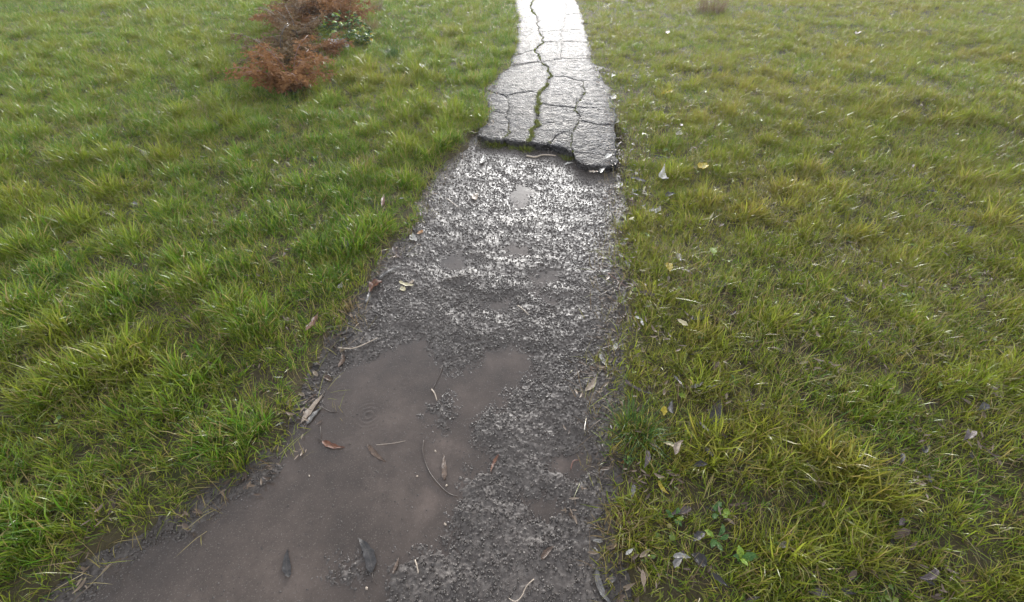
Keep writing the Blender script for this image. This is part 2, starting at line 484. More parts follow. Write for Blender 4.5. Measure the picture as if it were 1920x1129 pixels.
def gravel_h(x, y):
    x = np.asarray(x, float); y = np.asarray(y, float)
    wob = 0.10 * fbm(x * 7, y * 7, 3, 5) + 0.09 * fbm(x * 24, y * 24, 4, 3)
    d = np.full(x.shape, 9.0)
    d = np.minimum(d, sdf(PUDS[0], x, y))
    for q in PUDS[1:]: d = np.minimum(d, sdf(q, x, y))
    for q in ISLS: d = np.maximum(d, -sdf(q, x, y) - 0.01)
    s = sstep(-0.15, 0.15, d + wob)
    h = -0.0150 + 0.024 * s
    h = h + 0.017 * fbm(x * 9, y * 9, 11, 3) * (0.3 + 0.7 * s) + 0.0065 * fbm(x * 28, y * 28, 21, 3)
    return h


def soil_h(x, y):
    x = np.asarray(x, float); y = np.asarray(y, float)
    d = np.minimum(sdf(LOWER, x, y), sdf(UPPER, x, y))
    wob = 0.13 * fbm(x * 5, y * 5, 31, 4)
    rm = sstep(0.1, 0.3, x) * (1 - sstep(4.0, 4.3, y))
    upz = sstep(4.05, 4.35, y)
    s = sstep(-0.045 - 0.03 * upz, 0.075 + 0.03 * rm - 0.085 * upz, d + wob * (1 - 0.8 * upz))
    up = 0.035 * sstep(3.2, 4.6, y)
    far = sstep(0.1, 1.6, d)
    h = 0.022 + up + 0.10 * far * (fbm(x * 0.8, y * 0.8, 41, 3) + 0.10) + 0.05 * sstep(0.03, 0.3, d) * (fbm(x * 3.3, y * 3.3, 51, 2) + 0.1)
    return h * s + (-0.10) * (1 - s), d


def surf_z(x, y):
    xa, ya = np.array([x]), np.array([y])
    if sdf(UPPER, xa, ya)[0] < 0: return ZS + 0.004
    hs, d = soil_h(xa, ya)
    return max(float(gravel_h(xa, ya)[0]) if d[0] < 0.03 else -1, float(hs[0]), WATER_Z)


# ------------------------------------------------------------------ ground, gravel path, water
def axis(lo, hi, step, far, g=1.25):
    a = list(np.arange(lo, hi, step))
    s = step; v = a[-1]; up = []
    while v < far: s *= g; v += s; up.append(v)
    s = step; v = a[0]; dn = []
    while v > -far: s *= g; v -= s; dn.append(v)
    return np.array(dn[::-1] + a + up)


gx, gy = axis(-3.2, 2.6, 0.035, 260), axis(-0.4, 8.5, 0.035, 260)
X, Y = np.meshgrid(gx, gy)
Zs, Ds = soil_h(X, Y)
ground = grid_mesh('ground', gx, gy, Zs, M_SOIL)
tag(ground, kind='structure', label='dark wet soil under the grass verges')

def pebbles(x, y, cell, seed, fill=1.0):
    """rounded aggregate set in the surface: height of the tallest stone over each point"""
    i = np.floor(x / cell); j = np.floor(y / cell); h = np.zeros(x.shape)
    for a in (-1, 0, 1):
        for b in (-1, 0, 1):
            ci, cj = i + a, j + b
            cx = (ci + hash2(ci, cj, seed)) * cell; cy = (cj + hash2(ci, cj, seed + 1)) * cell
            q = hash2(ci, cj, seed + 2); w = hash2(ci, cj, seed + 3); th = 6.28 * hash2(ci, cj, seed + 4)
            dx, dy = x - cx, y - cy
            u = dx * np.cos(th) + dy * np.sin(th); v = (-dx * np.sin(th) + dy * np.cos(th)) * 1.35
            r2 = (u * u + v * v) / (cell * (0.42 + 0.42 * q)) ** 2
            tl = 1 + 0.55 * (w * 2 - 1) * u / cell + 0.7 * (q - 0.5) * v / cell          # each stone's face leans its own way
            h = np.maximum(h, np.where(w < fill, cell * 0.50 * (0.30 + 0.70 * q) * np.clip(1 - r2 * r2, 0, 1) ** 0.8 * tl, 0))
    return h


px_ = np.arange(-1.75, 0.80, 0.0034)
py_ = [-0.1]
while py_[-1] < 4.3: py_.append(py_[-1] + (0.012 if py_[-1] < 0.32 else 0.0031 + 0.0018 * max(0, py_[-1] - 0.9)))
py_ = np.array(py_)
X, Y = np.meshgrid(px_, py_)
dl = sdf(LOWER, X, Y)
mudp = np.clip(0.80 + 1.5 * fbm(X * 4.2, Y * 4.2, 15, 4), 0.18, 1.0)          # patches where silt has filled the stones
Zg = gravel_h(X, Y) + mudp * (pebbles(X, Y, 0.0145, 300, 0.55) * 0.40 + 0.52 * pebbles(X + 0.004, Y, 0.0090, 320, 0.9)) - 0.0035
Zg = Zg - 0.10 * sstep(0.12, 0.24, dl)
path = grid_mesh('gravel_path', px_, py_, Zg, M_BED)
tag(path, kind='structure', label='worn wet gravel path with muddy hollows below the broken asphalt edge')

# water: a fine sheet, rings where drops fall
RIP = [(691, 779, 0.050, 0.0030), (652, 838, 0.028, 0.0012), (760, 715, 0.03, 0.0012), (580, 985, 0.04, 0.0012), (720, 930, 0.03, 0.0010), (960, 845, 0.02, 0.0012),
       (640, 735, 0.05, 0.0012), (800, 985, 0.016, 0.0018), (470, 930, 0.05, 0.0015), (330, 1010, 0.04, 0.0014), (620, 930, 0.02, 0.001), (700, 880, 0.025, 0.001)]
wx = np.arange(-2.25, 0.9, 0.007); wy = np.arange(-0.2, 3.3, 0.007)
X, Y = np.meshgrid(wx, wy)
Zw = np.full(X.shape, WATER_Z) + 0.0012 * fbm(X * 14, Y * 14, 5, 2)
for (a, c, rr, amp) in RIP:
    x0, y0 = G(a, c, WATER_Z)
    r = np.hypot(X - x0, Y - y0)
    Zw += amp * np.cos(r / 0.018 * 2 * math.pi) * np.exp(-(r / rr) ** 2)
Zw = np.where(sdf(LOWER, X, Y) > 0.05, -0.12, Zw)
water = grid_mesh('puddle_water', wx, wy, Zw, M_WATER)
silt = np.zeros(X.shape)
for (a, c, ra, rb) in ((838, 838, 0.075, 0.05), (818, 868, 0.05, 0.06), (806, 945, 0.04, 0.07), (640, 600, 0.08, 0.05), (1055, 872, 0.05, 0.04)):
    x0, y0 = G(a, c, WATER_Z)
    q = np.hypot((X - x0) / ra, (Y - y0) / rb) + 1.1 * fbm(X * 13, Y * 13, 25, 4)
    silt = np.maximum(silt, 1 - sstep(0.25, 1.35, q))
sa = water.data.attributes.new('silt', 'FLOAT', 'POINT'); sa.data.foreach_set('value', silt.ravel().astype(np.float32))
tag(water, kind='structure', label='shallow muddy rainwater standing in the hollows of the path')

# ------------------------------------------------------------------ scattering of uncountable things
def variants(name, objs_mesh):
    c = bpy.data.collections.new(name)
    for k, me in enumerate(objs_mesh):
        c.objects.link(bpy.data.objects.new(name, me))
    return c


def scatter(name, P, rot, scl, tint, idx, coll, label=None):
    me = bpy.data.meshes.new(name)
    me.vertices.add(len(P)); me.vertices.foreach_set('co', np.asarray(P, np.float32).ravel())
    for an, ty, v, key in (('rot', 'FLOAT_VECTOR', rot, 'vector'), ('scl', 'FLOAT_VECTOR', scl, 'vector'),
                           ('tint', 'FLOAT', tint, 'value'), ('idx', 'INT', idx, 'value')):
        a = me.attributes.new(an, ty, 'POINT')
        a.data.foreach_set(key, np.asarray(v, np.int32 if ty == 'INT' else np.float32).ravel())
    me.update()
    o = bpy.data.objects.new(name, me); COL.objects.link(o)
    ng = bpy.data.node_groups.new(name, 'GeometryNodeTree')
    ng.interface.new_socket('Geometry', in_out='INPUT', socket_type='NodeSocketGeometry')
    ng.interface.new_socket('Geometry', in_out='OUTPUT', socket_type='NodeSocketGeometry')
    N = ng.nodes; L = ng.links
    gi = N.new('NodeGroupInput'); go = N.new('NodeGroupOutput')
    ip = N.new('GeometryNodeInstanceOnPoints'); ip.inputs['Pick Instance'].default_value = True
    ci = N.new('GeometryNodeCollectionInfo'); ci.inputs['Collection'].default_value = coll
    ci.inputs['Separate Children'].default_value = True; ci.inputs['Reset Children'].default_value = True
    def na(n, t):
        a = N.new('GeometryNodeInputNamedAttribute'); a.data_type = t; a.inputs['Name'].default_value = n
        return a.outputs['Attribute']
    e2r = N.new('FunctionNodeEulerToRotation')
    L.new(na('rot', 'FLOAT_VECTOR'), e2r.inputs[0])
    mp = N.new('GeometryNodeMeshToPoints')
    L.new(gi.outputs[0], mp.inputs['Mesh'])
    L.new(mp.outputs[0], ip.inputs['Points']); L.new(ci.outputs[0], ip.inputs['Instance'])
    L.new(na('idx', 'INT'), ip.inputs['Instance Index'])
    L.new(e2r.outputs[0], ip.inputs['Rotation']); L.new(na('scl', 'FLOAT_VECTOR'), ip.inputs['Scale'])
    L.new(ip.outputs[0], go.inputs[0])
    md = o.modifiers.new('scatter', 'NODES'); md.node_group = ng
    tag(o, kind='stuff', label=label)
    return o


def stone_mesh(seed):
    r = random.Random(seed)
    bm = bmesh.new(); bmesh.ops.create_icosphere(bm, subdivisions=2, radius=0.5)
    sx, sy, sz = r.uniform(0.9, 1.25), r.uniform(0.7, 1.0), r.uniform(0.55, 0.85)
    planes = [(Vector((r.gauss(0, 1), r.gauss(0, 1), r.gauss(0, 1))).normalized(), r.uniform(0.20, 0.38)) for _ in range(12)]
    for v in bm.verts:
        for n, d in planes:
            k = v.co.dot(n)
            if k > d: v.co -= n * (k - d) * 0.97
        v.co = Vector((v.co.x * sx, v.co.y * sy, v.co.z * sz))
    me = bpy.data.meshes.new('stone'); bm.to_mesh(me); bm.free()
    me.polygons.foreach_set('use_smooth', [True] * len(me.polygons))
    me.materials.append(M_STONE)
    return me


stones = variants('stone', [stone_mesh(k) for k in range(10)])
NS = 120000
sx_ = rng.uniform(-2.25, 0.9, NS); sy_ = rng.uniform(0.15, 4.2, NS)
# finer grains near the camera, thinned where the picture cannot show them
d = sdf(LOWER, sx_, sy_)
keep = (d < 0.02 + 0.09 * rng.random(NS)) & (gravel_h(sx_, sy_) > soil_h(sx_, sy_)[0] - 0.004) & (rng.random(NS) < np.where(sy_ < 2.0, 1.0, 0.45)) & (vnoise(sx_ * 12, sy_ * 12, 8) > 0.18 * rng.random(NS))
sx_, sy_ = sx_[keep], sy_[keep]
n = len(sx_)
size = np.where((gravel_h(sx_, sy_) < WATER_Z - 0.004), 0.75, 1.0) * np.where(sy_ < 1.1, 0.8, 1.0) * (0.0070 + 0.0095 * rng.random(n) ** 2.2 + 0.004 * (vnoise(sx_ * 8, sy_ * 8, 9) - 0.3))
hz = gravel_h(sx_, sy_)
wet = hz < WATER_Z - 0.003
lift = np.where(wet & (rng.random(n) < 0.03 + 0.10 * sstep(0.0, 0.28, fbm(sx_ * 3.1, sy_ * 3.1, 14, 4))), WATER_Z - hz - 0.0030 + rng.normal(0, 0.0012, n), 0.0)
P = np.stack([sx_, sy_, hz + lift + 0.0012 - size * 0.14], 1)
kp = ~(wet & (lift == 0) & (hz + size * 0.6 < WATER_Z - 0.002))
P, size = P[kp], size[kp]; n = len(P)
rot = rng.uniform(0, 6.28, (n, 3)); rot[:, 0] = rng.normal(0, 0.5, n); rot[:, 1] = rng.normal(0, 0.5, n)
scl = np.stack([size] * 3, 1) * rng.uniform(0.85, 1.2, (n, 3))
tint = np.clip(rng.beta(2, 3, n), 0, 1)
scatter('gravel', P, rot, scl, tint, rng.integers(0, 10, n), stones, 'fine wet grey gravel bedded in the path')

NGR = 26000
qx, qy = rng.uniform(-2.2, 0.8, NGR), rng.uniform(0.15, 3.2, NGR)
kp = (gravel_h(qx, qy) < WATER_Z) & (sdf(LOWER, qx, qy) < 0.02) & (rng.random(NGR) < 0.25 + 1.6 * np.clip(fbm(qx * 4, qy * 4, 19, 4) + 0.1, 0, 1))
qx, qy = qx[kp], qy[kp]; n = len(qx)
gs = 0.0026 + 0.0055 * rng.random(n) ** 3
gritv = variants('grit', [stone_mesh(40 + k) for k in range(6)])
scatter('mud_grit', np.stack([qx, qy, WATER_Z + 0.0004 - gs * rng.uniform(-0.12, 0.16, n)], 1), rng.uniform(0, 6.28, (n, 3)) * [0.1, 0.1, 1],
        np.stack([gs * 1.2, gs, gs * 0.7], 1), np.clip(rng.beta(2, 3, n), 0, 1), rng.integers(0, 6, n), gritv, 'fine grit breaking the surface of the muddy film')

# ------------------------------------------------------------------ asphalt plates
def edge_pts(a, b):
    key = frozenset((a, b))
    p, q = np.array(NP[min(a, b)]), np.array(NP[max(a, b)])
    L = np.linalg.norm(q - p)
    r = random.Random(hash(min(a, b)) if False else sum(ord(c) * (k + 3) for k, c in enumerate(min(a, b) + '|' + max(a, b))))
    m = max(2, int(L / 0.022))
    nrm = np.array([-(q - p)[1], (q - p)[0]]) / (L + 1e-9)
    ph = [(r.uniform(0, 6.3), r.uniform(0.4, 1.0)) for _ in range(7)]
    pts = []
    for k in range(m + 1):
        t = k / m
        env = min(1.0, 4 * t, 4 * (1 - t))
        o = sum(A * math.sin(ph0 + t * L * f) / f ** 0.9 for (ph0, A), f in zip(ph, (6, 12, 21, 37, 61, 97, 160))) * 0.10
        pts.append(p + (q - p) * t + nrm * (o * env + r.uniform(-0.003, 0.003) * (0 < k < m)))
    if a != min(a, b): pts = pts[::-1]
    return pts


EDGE_COUNT = {}
for s in PLATES:
    ks = s.split()
    for a, b in zip(ks, ks[1:] + ks[:1]):
        EDGE_COUNT[frozenset((a, b))] = EDGE_COUNT.get(frozenset((a, b)), 0) + 1


def slab_z(x, y):
    return ZS + 0.016 * fbm(x * 2.5, y * 2.5, 61, 3) + 0.010 * fbm(x * 14, y * 14, 66, 4)


asphalt = empty('asphalt_path', (0, 4.2, 0))
tag(asphalt, kind='structure', label='old cracked wet asphalt path ending in a broken raised edge')
PLANE = []
for pi, s in enumerate(PLATES):
    ks = s.split()
    pts = []; wd = []; outer = []
    for a, b in zip(ks, ks[1:] + ks[:1]):
        e = edge_pts(a, b)
        ext = EDGE_COUNT[frozenset((a, b))] == 1
        w = -0.004 if ext else WIDE.get(frozenset((a, b)), CROSS) * 0.5
        for q in e[:-1]:
            pts.append(q); wd.append(w * random.uniform(0.55, 1.3)); outer.append(ext)
    pts = np.array(pts); wd = np.array(wd)
    area = 0.5 * np.sum(pts[:, 0] * np.roll(pts[:, 1], -1) - np.roll(pts[:, 0], -1) * pts[:, 1])
    if area < 0:
        pts = pts[::-1]; wd = np.roll(wd[::-1], -1); outer = outer[::-1]
    nx_ = np.roll(pts, -1, 0) - np.roll(pts, 1, 0)
    nn = np.stack([-nx_[:, 1], nx_[:, 0]], 1); nn /= np.linalg.norm(nn, axis=1)[:, None] + 1e-9
    pts = pts + nn * wd[:, None]
    m = len(pts)
    far = pts[:, 1].min()
    st = 0.022 if far < 6 else (0.05 if far < 12 else 0.15)
    gxx, gyy = np.meshgrid(np.arange(pts[:, 0].min(), pts[:, 0].max(), st), np.arange(pts[:, 1].min(), pts[:, 1].max(), st))
    gxx = gxx.ravel() + rng.uniform(-0.3, 0.3, gxx.size) * st; gyy = gyy.ravel() + rng.uniform(-0.3, 0.3, gyy.size) * st
    din = sdf([tuple(p) for p in pts], gxx, gyy)
    sel = din < -0.45 * st
    allp = np.concatenate([pts, np.stack([gxx[sel], gyy[sel]], 1)])
    res = delaunay_2d_cdt([Vector(p) for p in allp], [], [list(range(m))], 1, 1e-5)
    V2 = np.array([tuple(v) for v in res[0]]); F = [tuple(f) for f in res[2]]
    dE = -sdf([tuple(p) for p in pts], V2[:, 0], V2[:, 1])
    c0 = pts.mean(0)
    r = random.Random(pi)
    tx, ty, tz = r.uniform(-0.009, 0.009), r.uniform(-0.007, 0.007), r.uniform(-0.0025, 0.0025)
    zt = slab_z(V2[:, 0], V2[:, 1]) + tz + tx * (V2[:, 0] - c0[0]) + ty * (V2[:, 1] - c0[1])
    zt = zt - 0.005 * (1 - sstep(0, 0.03, dE))          # worn rounded rims
    verts = [(x, y, z) for (x, y), z in zip(V2, zt)]
    # boundary edges -> side walls
    cnt = {}
    for f in F:
        for i in range(len(f)):
            cnt[(f[i], f[(i + 1) % len(f)])] = 1
    faces = list(F)
    bd = [(i, j) for (i, j) in cnt if (j, i) not in cnt]
    lv = {}
    def low(i, k):
        if (i, k) not in lv:
            x, y, z = verts[i]
            inw = np.array(c0) - np.array((x, y)); inw = inw / (np.linalg.norm(inw) + 1e-9)
            off = (0.004, 0.018, 0.03)[k] + random.uniform(-0.008, 0.008)
            lv[(i, k)] = len(verts)
            verts.append((x + inw[0] * off, y + inw[1] * off, (z - 0.018 + random.uniform(-0.005, 0.005), z - 0.042 + random.uniform(-0.006, 0.006), -0.03)[k]))
        return lv[(i, k)]
    for (i, j) in bd:
        a = [i] + [low(i, k) for k in range(3)]; b = [j] + [low(j, k) for k in range(3)]
        for k in range(3): faces.append((a[k], a[k + 1], b[k + 1], b[k]))
    o = new_mesh('asphalt_plate', verts, faces, M_ASPH, asphalt)
    o.location = -Vector(asphalt.location)

# dark soil showing at the bottom of the cracks
bx = np.arange(NP['L0'][0] - 0.3, NP['Rx2'][0] + 0.2, 0.04); by = np.arange(3.7, 16.0, 0.04)
X, Y = np.meshgrid(bx, by)
dU = sdf(UPPER, X, Y)
Zb = np.where(dU < -0.075, 0.061 + 0.012 * fbm(X * 9, Y * 9, 71, 3), -0.12)
bed = grid_mesh('crack_soil', bx, by, Zb, M_SOIL)
tag(bed, kind='structure', label='dark soil filling the cracks of the asphalt')

# ------------------------------------------------------------------ grass
def blades_mesh(name, mat, seed, nb, rad, hmin, hmax, wmin, wmax, bend, lean=0.35, seg=4):
    r = random.Random(seed)
    V = []; F = []; C = []
    for _ in range(nb):
        a = r.uniform(0, 6.283); rr = rad * math.sqrt(r.random())
        bx_, by_ = rr * math.cos(a), rr * math.sin(a)
        L = r.uniform(hmin, hmax); w = r.uniform(wmin, wmax)
        az = a + r.gauss(0, 0.9)
        th = abs(r.gauss(lean * 0.6, lean)); bn = r.uniform(0.3, 1.0) * bend
        dx, dy = math.cos(az), math.sin(az)
        tw = az + math.pi / 2 + r.gauss(0, 0.5)
        p = Vector((bx_, by_, -0.006)); i0 = len(V)
        rb = r.random() ** 2.0; dry = r.random()
        for k in range(seg + 1):
            t = k / seg
            wk = w * (0.75 + 0.5 * t) * (1 - t ** 2.2) * 0.5
            sx0, sy0 = math.cos(tw) * wk, math.sin(tw) * wk
            col = (rb, t, dry, 1)
            if k < seg:
                V += [(p.x - sx0, p.y - sy0, p.z), (p.x + sx0, p.y + sy0, p.z)]; C += [col, col]
            else:
                V.append((p.x, p.y, p.z)); C.append(col)
            ang = th + bn * t * t * 1.6
            p = p + Vector((dx * math.sin(ang), dy * math.sin(ang), math.cos(ang))) * (L / seg)
            if p.z < 0.004: p.z = 0.004 + 0.003 * r.random()
        for k in range(seg - 1):
            F.append((i0 + 2 * k, i0 + 2 * k + 1, i0 + 2 * k + 3, i0 + 2 * k + 2))
        F.append((i0 + 2 * seg - 2, i0 + 2 * seg - 1, i0 + 2 * seg))
    me = bpy.data.meshes.new(name); me.from_pydata(V, [], F)
    ca = me.color_attributes.new('bl', 'FLOAT_COLOR', 'POINT')
    ca.data.foreach_set('color', np.array(C, np.float32).ravel())
    me.polygons.foreach_set('use_smooth', [True] * len(F))
    me.materials.append(mat); me.update()
    return me


tufts = variants('grass_tuft', [blades_mesh('grass_tuft', M_GRASS, 100 + k, 15, 0.026, 0.055, 0.150, 0.0030, 0.0058, 1.35, 0.45) for k in range(12)]
                 + [blades_mesh('grass_tuft', M_GRASS, 200 + k, 15, 0.030, 0.035, 0.095, 0.0026, 0.0046, 1.0, 0.7, 3) for k in range(6)])
TG = 0.31


def tussock(x, y):
    """nearest tussock centre: distance and direction"""
    i = np.floor(x / TG); j = np.floor(y / TG)
    best = np.full(x.shape, 9.0); dx = np.zeros(x.shape); dy = np.zeros(x.shape); rv = np.zeros(x.shape)
    for a in (-1, 0, 1):
        for b in (-1, 0, 1):
            cx = (i + a - 0.2 + 1.4 * hash2(i + a, j + b, 1)) * TG; cy = (j + b - 0.2 + 1.4 * hash2(i + a, j + b, 2)) * TG
            dd = np.hypot(x - cx, y - cy); m = dd < best
            best = np.where(m, dd, best); dx = np.where(m, x - cx, dx); dy = np.where(m, y - cy, dy); rv = np.where(m, hash2(i + a, j + b, 3), rv)
    return best, dx, dy, rv


def field(y0, y1, dens, wmax=None):
    w = 1.4 * y1 + 2.4
    n = int(dens * (y1 - y0) * 2 * w)
    x = rng.uniform(-w, w, n); y = rng.uniform(y0, y1, n)
    k = np.abs(x) < 1.4 * np.maximum(y, 0) + 2.4
    return x[k], y[k]


xs, ys = [], []
for (a, b, dn) in ((-0.3, 2.4, 1300), (2.4, 4.6, 1050), (4.6, 8.5, 620), (8.5, 16, 330), (16, 34, 75)):
    x, y = field(a, b, dn); xs.append(x); ys.append(y)
x = np.concatenate(xs); y = np.concatenate(ys)
hs, d = soil_h(x, y)
td, tdx, tdy, trv = tussock(x, y)
right = x > 0.2
patch = fbm(x * 1.1, y * 1.1, 81, 3)
n = len(x)
# probability of a tuft: off the path, thin on the trodden right margin and between tussocks
pr = np.ones(n)
pr *= sstep(0.01, 0.09, d + 0.045 * sstep(3.9, 4.4, y) + 0.20 * fbm(x * 5, y * 5, 91, 4))
pr *= np.where(right & (y < 4.5), 0.6 + 0.4 * sstep(0.03, 0.16, d), 1.0)
pr *= np.where(right, 0.95, 1.0) * (1 - 0.68 * sstep(0.08, 0.17, td))
kp = rng.random(n) < pr
x, y, hs, d, td, tdx, tdy, trv, right, patch = [v[kp] for v in (x, y, hs, d, td, tdx, tdy, trv, right, patch)]
hs = np.where((d < 0.05) & (y < 4.1), np.maximum(hs, gravel_h(x, y) + 0.002), np.where((d < 0.0) & (y > 4.0), np.maximum(hs, 0.058), hs))
n = len(x)
core = 1 - sstep(0.0, 0.17, td)
sc = (0.66 + 0.62 * core * (0.4 + trv) + 0.25 * fbm(x * 5, y * 5, 84, 3)) * rng.uniform(0.75, 1.25, n)
sc *= np.where(right, 0.78, 0.93)
sc *= np.where(right, 0.62 + 0.38 * sstep(0.02, 0.35, d), 0.88 + 0.12 * sstep(0.02, 0.2, d))
sc *= 1 + 0.35 * sstep(8, 16, y) + 0.5 * sstep(16, 20, y)
sc *= 1.0 + 0.5 * np.clip(patch, -0.4, 0.4)
lean = 0.9 * np.clip(td / 0.2, 0, 1) + 0.15
ang = np.arctan2(tdy, tdx)
# blades lean away from the tussock centre; a turn about a horizontal axis and a random spin after it
rx = -lean * np.sin(ang) * rng.uniform(0.3, 1.0, n); ry = lean * np.cos(ang) * rng.uniform(0.3, 1.0, n)
rx = rx + np.where(right, rng.normal(0, 0.45, n), rng.normal(0, 0.36, n)); ry = ry + np.where(right, rng.normal(0, 0.45, n), rng.normal(0, 0.36, n))
rot = np.stack([rx, ry, rng.uniform(-3.1, 3.1, n)], 1)
scl = np.stack([sc * rng.uniform(0.9, 1.15, n), sc * rng.uniform(0.9, 1.15, n), sc * rng.uniform(0.85, 1.2, n)], 1)
tint = np.clip(0.33 + 0.75 * patch + 0.30 * (trv - 0.5) + np.where(right, 0.34, 0.09) + 0.16 * (1 - sstep(0.0, 0.12, d)) + rng.normal(0, 0.09, n), 0, 1)
idx = np.where((rng.random(n) < np.where(right, 0.55, 0.22)), rng.integers(12, 18, n), rng.integers(0, 12, n))
scatter('grass', np.stack([x, y, hs + 0.001], 1), rot, scl, tint, idx, tufts, 'wet green grass growing in tussocks on both verges')

xs, ys = [], []
for (a, b, dn) in ((-0.3, 2.6, 850), (2.6, 5.0, 680), (5.0, 10, 330), (10, 16, 120)):
    x, y = field(a, b, dn); xs.append(x); ys.append(y)
x = np.concatenate(xs); y = np.concatenate(ys)
hs, d = soil_h(x, y)
kp = rng.random(len(x)) < sstep(0.0, 0.08, d + 0.02 + 0.055 * sstep(3.9, 4.4, y) + 0.17 * fbm(x * 5, y * 5, 91, 4)) * np.where(x > 0.2, (0.30 + 0.70 * sstep(0.02, 0.16, d + 0.1 * fbm(x * 6, y * 6, 93, 3))) * (0.45 + 0.9 * np.clip(fbm(x * 2.6, y * 2.6, 94, 3) + 0.35, 0, 0.65)), 0.42 + 0.9 * np.clip(fbm(x * 3.1, y * 3.1, 96, 3) + 0.3, 0, 0.6))
x, y, hs, d = x[kp], y[kp], hs[kp], d[kp]; n = len(x)
hs = np.where((d < 0.05) & (y < 4.1), np.maximum(hs, gravel_h(x, y) + 0.002), np.where((d < 0.0) & (y > 4.0), np.maximum(hs, 0.058), hs))
sw = variants('sward_tuft', [blades_mesh('sward_tuft', M_GRASS, 500 + k, 15, 0.034, 0.03, 0.09, 0.0024, 0.0044, 1.2, 0.9, 3) for k in range(10)])
tint = np.clip(0.52 + 0.7 * fbm(x * 1.6, y * 1.6, 87, 3) + np.where(x > 0.2, 0.15, 0.0) + rng.normal(0, 0.12, n), 0, 1)
scatter('short_grass', np.stack([x, y, hs + 0.002], 1), np.stack([rng.normal(0, .3, n), rng.normal(0, .3, n), rng.uniform(-3.1, 3.1, n)], 1),
        np.stack([rng.uniform(0.7, 1.15, n)] * 3, 1), tint, rng.integers(0, 10, n), sw, 'short matted grass between the tussocks')

# straw and dead blades lying in the grass and along the path edges
straws = variants('straw', [blades_mesh('straw', M_STRAW, 300 + k, 7, 0.05, 0.05, 0.13, 0.0014, 0.003, 0.5, 1.35, 3) for k in range(8)])
xs, ys = [], []
for (a, b, dn) in ((-0.2, 2.6, 420), (2.6, 5, 300), (5, 14, 70)):
    x, y = field(a, b, dn); xs.append(x); ys.append(y)
x = np.concatenate(xs); y = np.concatenate(ys)
hs, d = soil_h(x, y)
pr = sstep(-0.01, 0.02, d) * np.where(x > 0.2, 1.0, 0.45) * (0.25 + 1.5 * np.clip(fbm(x * 1.6, y * 1.6, 95, 3) + 0.15, 0, 1)) + 0.5 * np.exp(-(d / 0.06) ** 2)
kp = rng.random(len(x)) < pr
x, y, hs, d = x[kp], y[kp], hs[kp], d[kp]; n = len(x)
zz = np.maximum(hs, np.where(d < 0.03, gravel_h(x, y), -1)) + np.where(d > 0.08, rng.uniform(0.005, 0.05, n), 0.004)
scatter('straw_litter', np.stack([x, y, zz], 1), np.stack([rng.normal(0, .15, n), rng.normal(0, .15, n), rng.uniform(0, 6.28, n)], 1),
        np.stack([rng.uniform(0.6, 1.2, n)] * 3, 1), rng.random(n), rng.integers(0, 8, n), straws, 'bleached straw and dead grass lying in the verges')


# broken leaf litter gathered along both path edges
M_LIT = leafy('litter_bits', [(0, (0.040, 0.024, 0.016)), (0.6, (0.10, 0.064, 0.042)), (1, (0.22, 0.165, 0.12))], (0.17, 0.12, 0.08), rough=0.45, transl=0.1, dryamt=0.2)


def bits_mesh(seed):
    r = random.Random(seed); V = []; F = []; C = []
    for _ in range(6):
        x0, y0 = r.gauss(0, 0.03), r.gauss(0, 0.03); a = r.uniform(0, 6.28); L = r.uniform(0.012, 0.045); W = L * r.uniform(.14, .35); q = (0, 0.2, r.random(), 1)
        ca_, sa_ = math.cos(a), math.sin(a); zc = r.uniform(0.0, 0.010); cu = r.uniform(-.3, .5); i0 = len(V)
        for k in range(5):
            u = k / 4; w = W * math.sin(math.pi * (0.06 + 0.88 * u)) * 0.5; z = zc + cu * L * (u - .5) ** 2 * 2
            for sd in (-1, 0, 1):
                lx, ly = (u - .5) * L, sd * w
                V.append((x0 + lx * ca_ - ly * sa_, y0 + lx * sa_ + ly * ca_, z + abs(sd) * w * .5)); C.append(q)
        for k in range(4):
            for m in (0, 1): F.append((i0 + k * 3 + m, i0 + k * 3 + m + 1, i0 + k * 3 + m + 4, i0 + k * 3 + m + 3))
    me = bpy.data.meshes.new('litter'); me.from_pydata(V, [], F)
    ca = me.color_attributes.new('bl', 'FLOAT_COLOR', 'POINT'); ca.data.foreach_set('color', np.array(C, np.float32).ravel())
    me.polygons.foreach_set('use_smooth', [True] * len(F)); me.materials.append(M_LIT); me.update()
    return me


litv = variants('litter', [bits_mesh(700 + k) for k in range(10)])
x, y = field(0.1, 7, 160)
hs, d = soil_h(x, y)
kp = (d > -0.09) & (rng.random(len(x)) < np.where(x > 0.1, 0.95 * np.exp(-(np.maximum(d - 0.03, 0) / 0.13) ** 2) + 0.16, 0.7 * np.exp(-(d / 0.07) ** 2) + 0.03))
x, y, hs, d = x[kp], y[kp], hs[kp], d[kp]; n = len(x)
inU = sdf(UPPER, x, y) < 0.0
zz = np.where(inU, ZS + 0.003, np.maximum(hs, np.where(d < 0.08, gravel_h(x, y) + 0.006, -1)) + np.where(d > 0.10, rng.uniform(0.004, 0.035, n), 0.003))
scatter('leaf_litter', np.stack([x, y, zz], 1), np.stack([rng.normal(0, .12, n), rng.normal(0, .12, n), rng.uniform(0, 6.28, n)], 1),
        np.stack([rng.uniform(0.6, 1.15, n)] * 3, 1), rng.random(n), rng.integers(0, 10, n), litv, 'broken dead leaf litter gathered along the path edges')


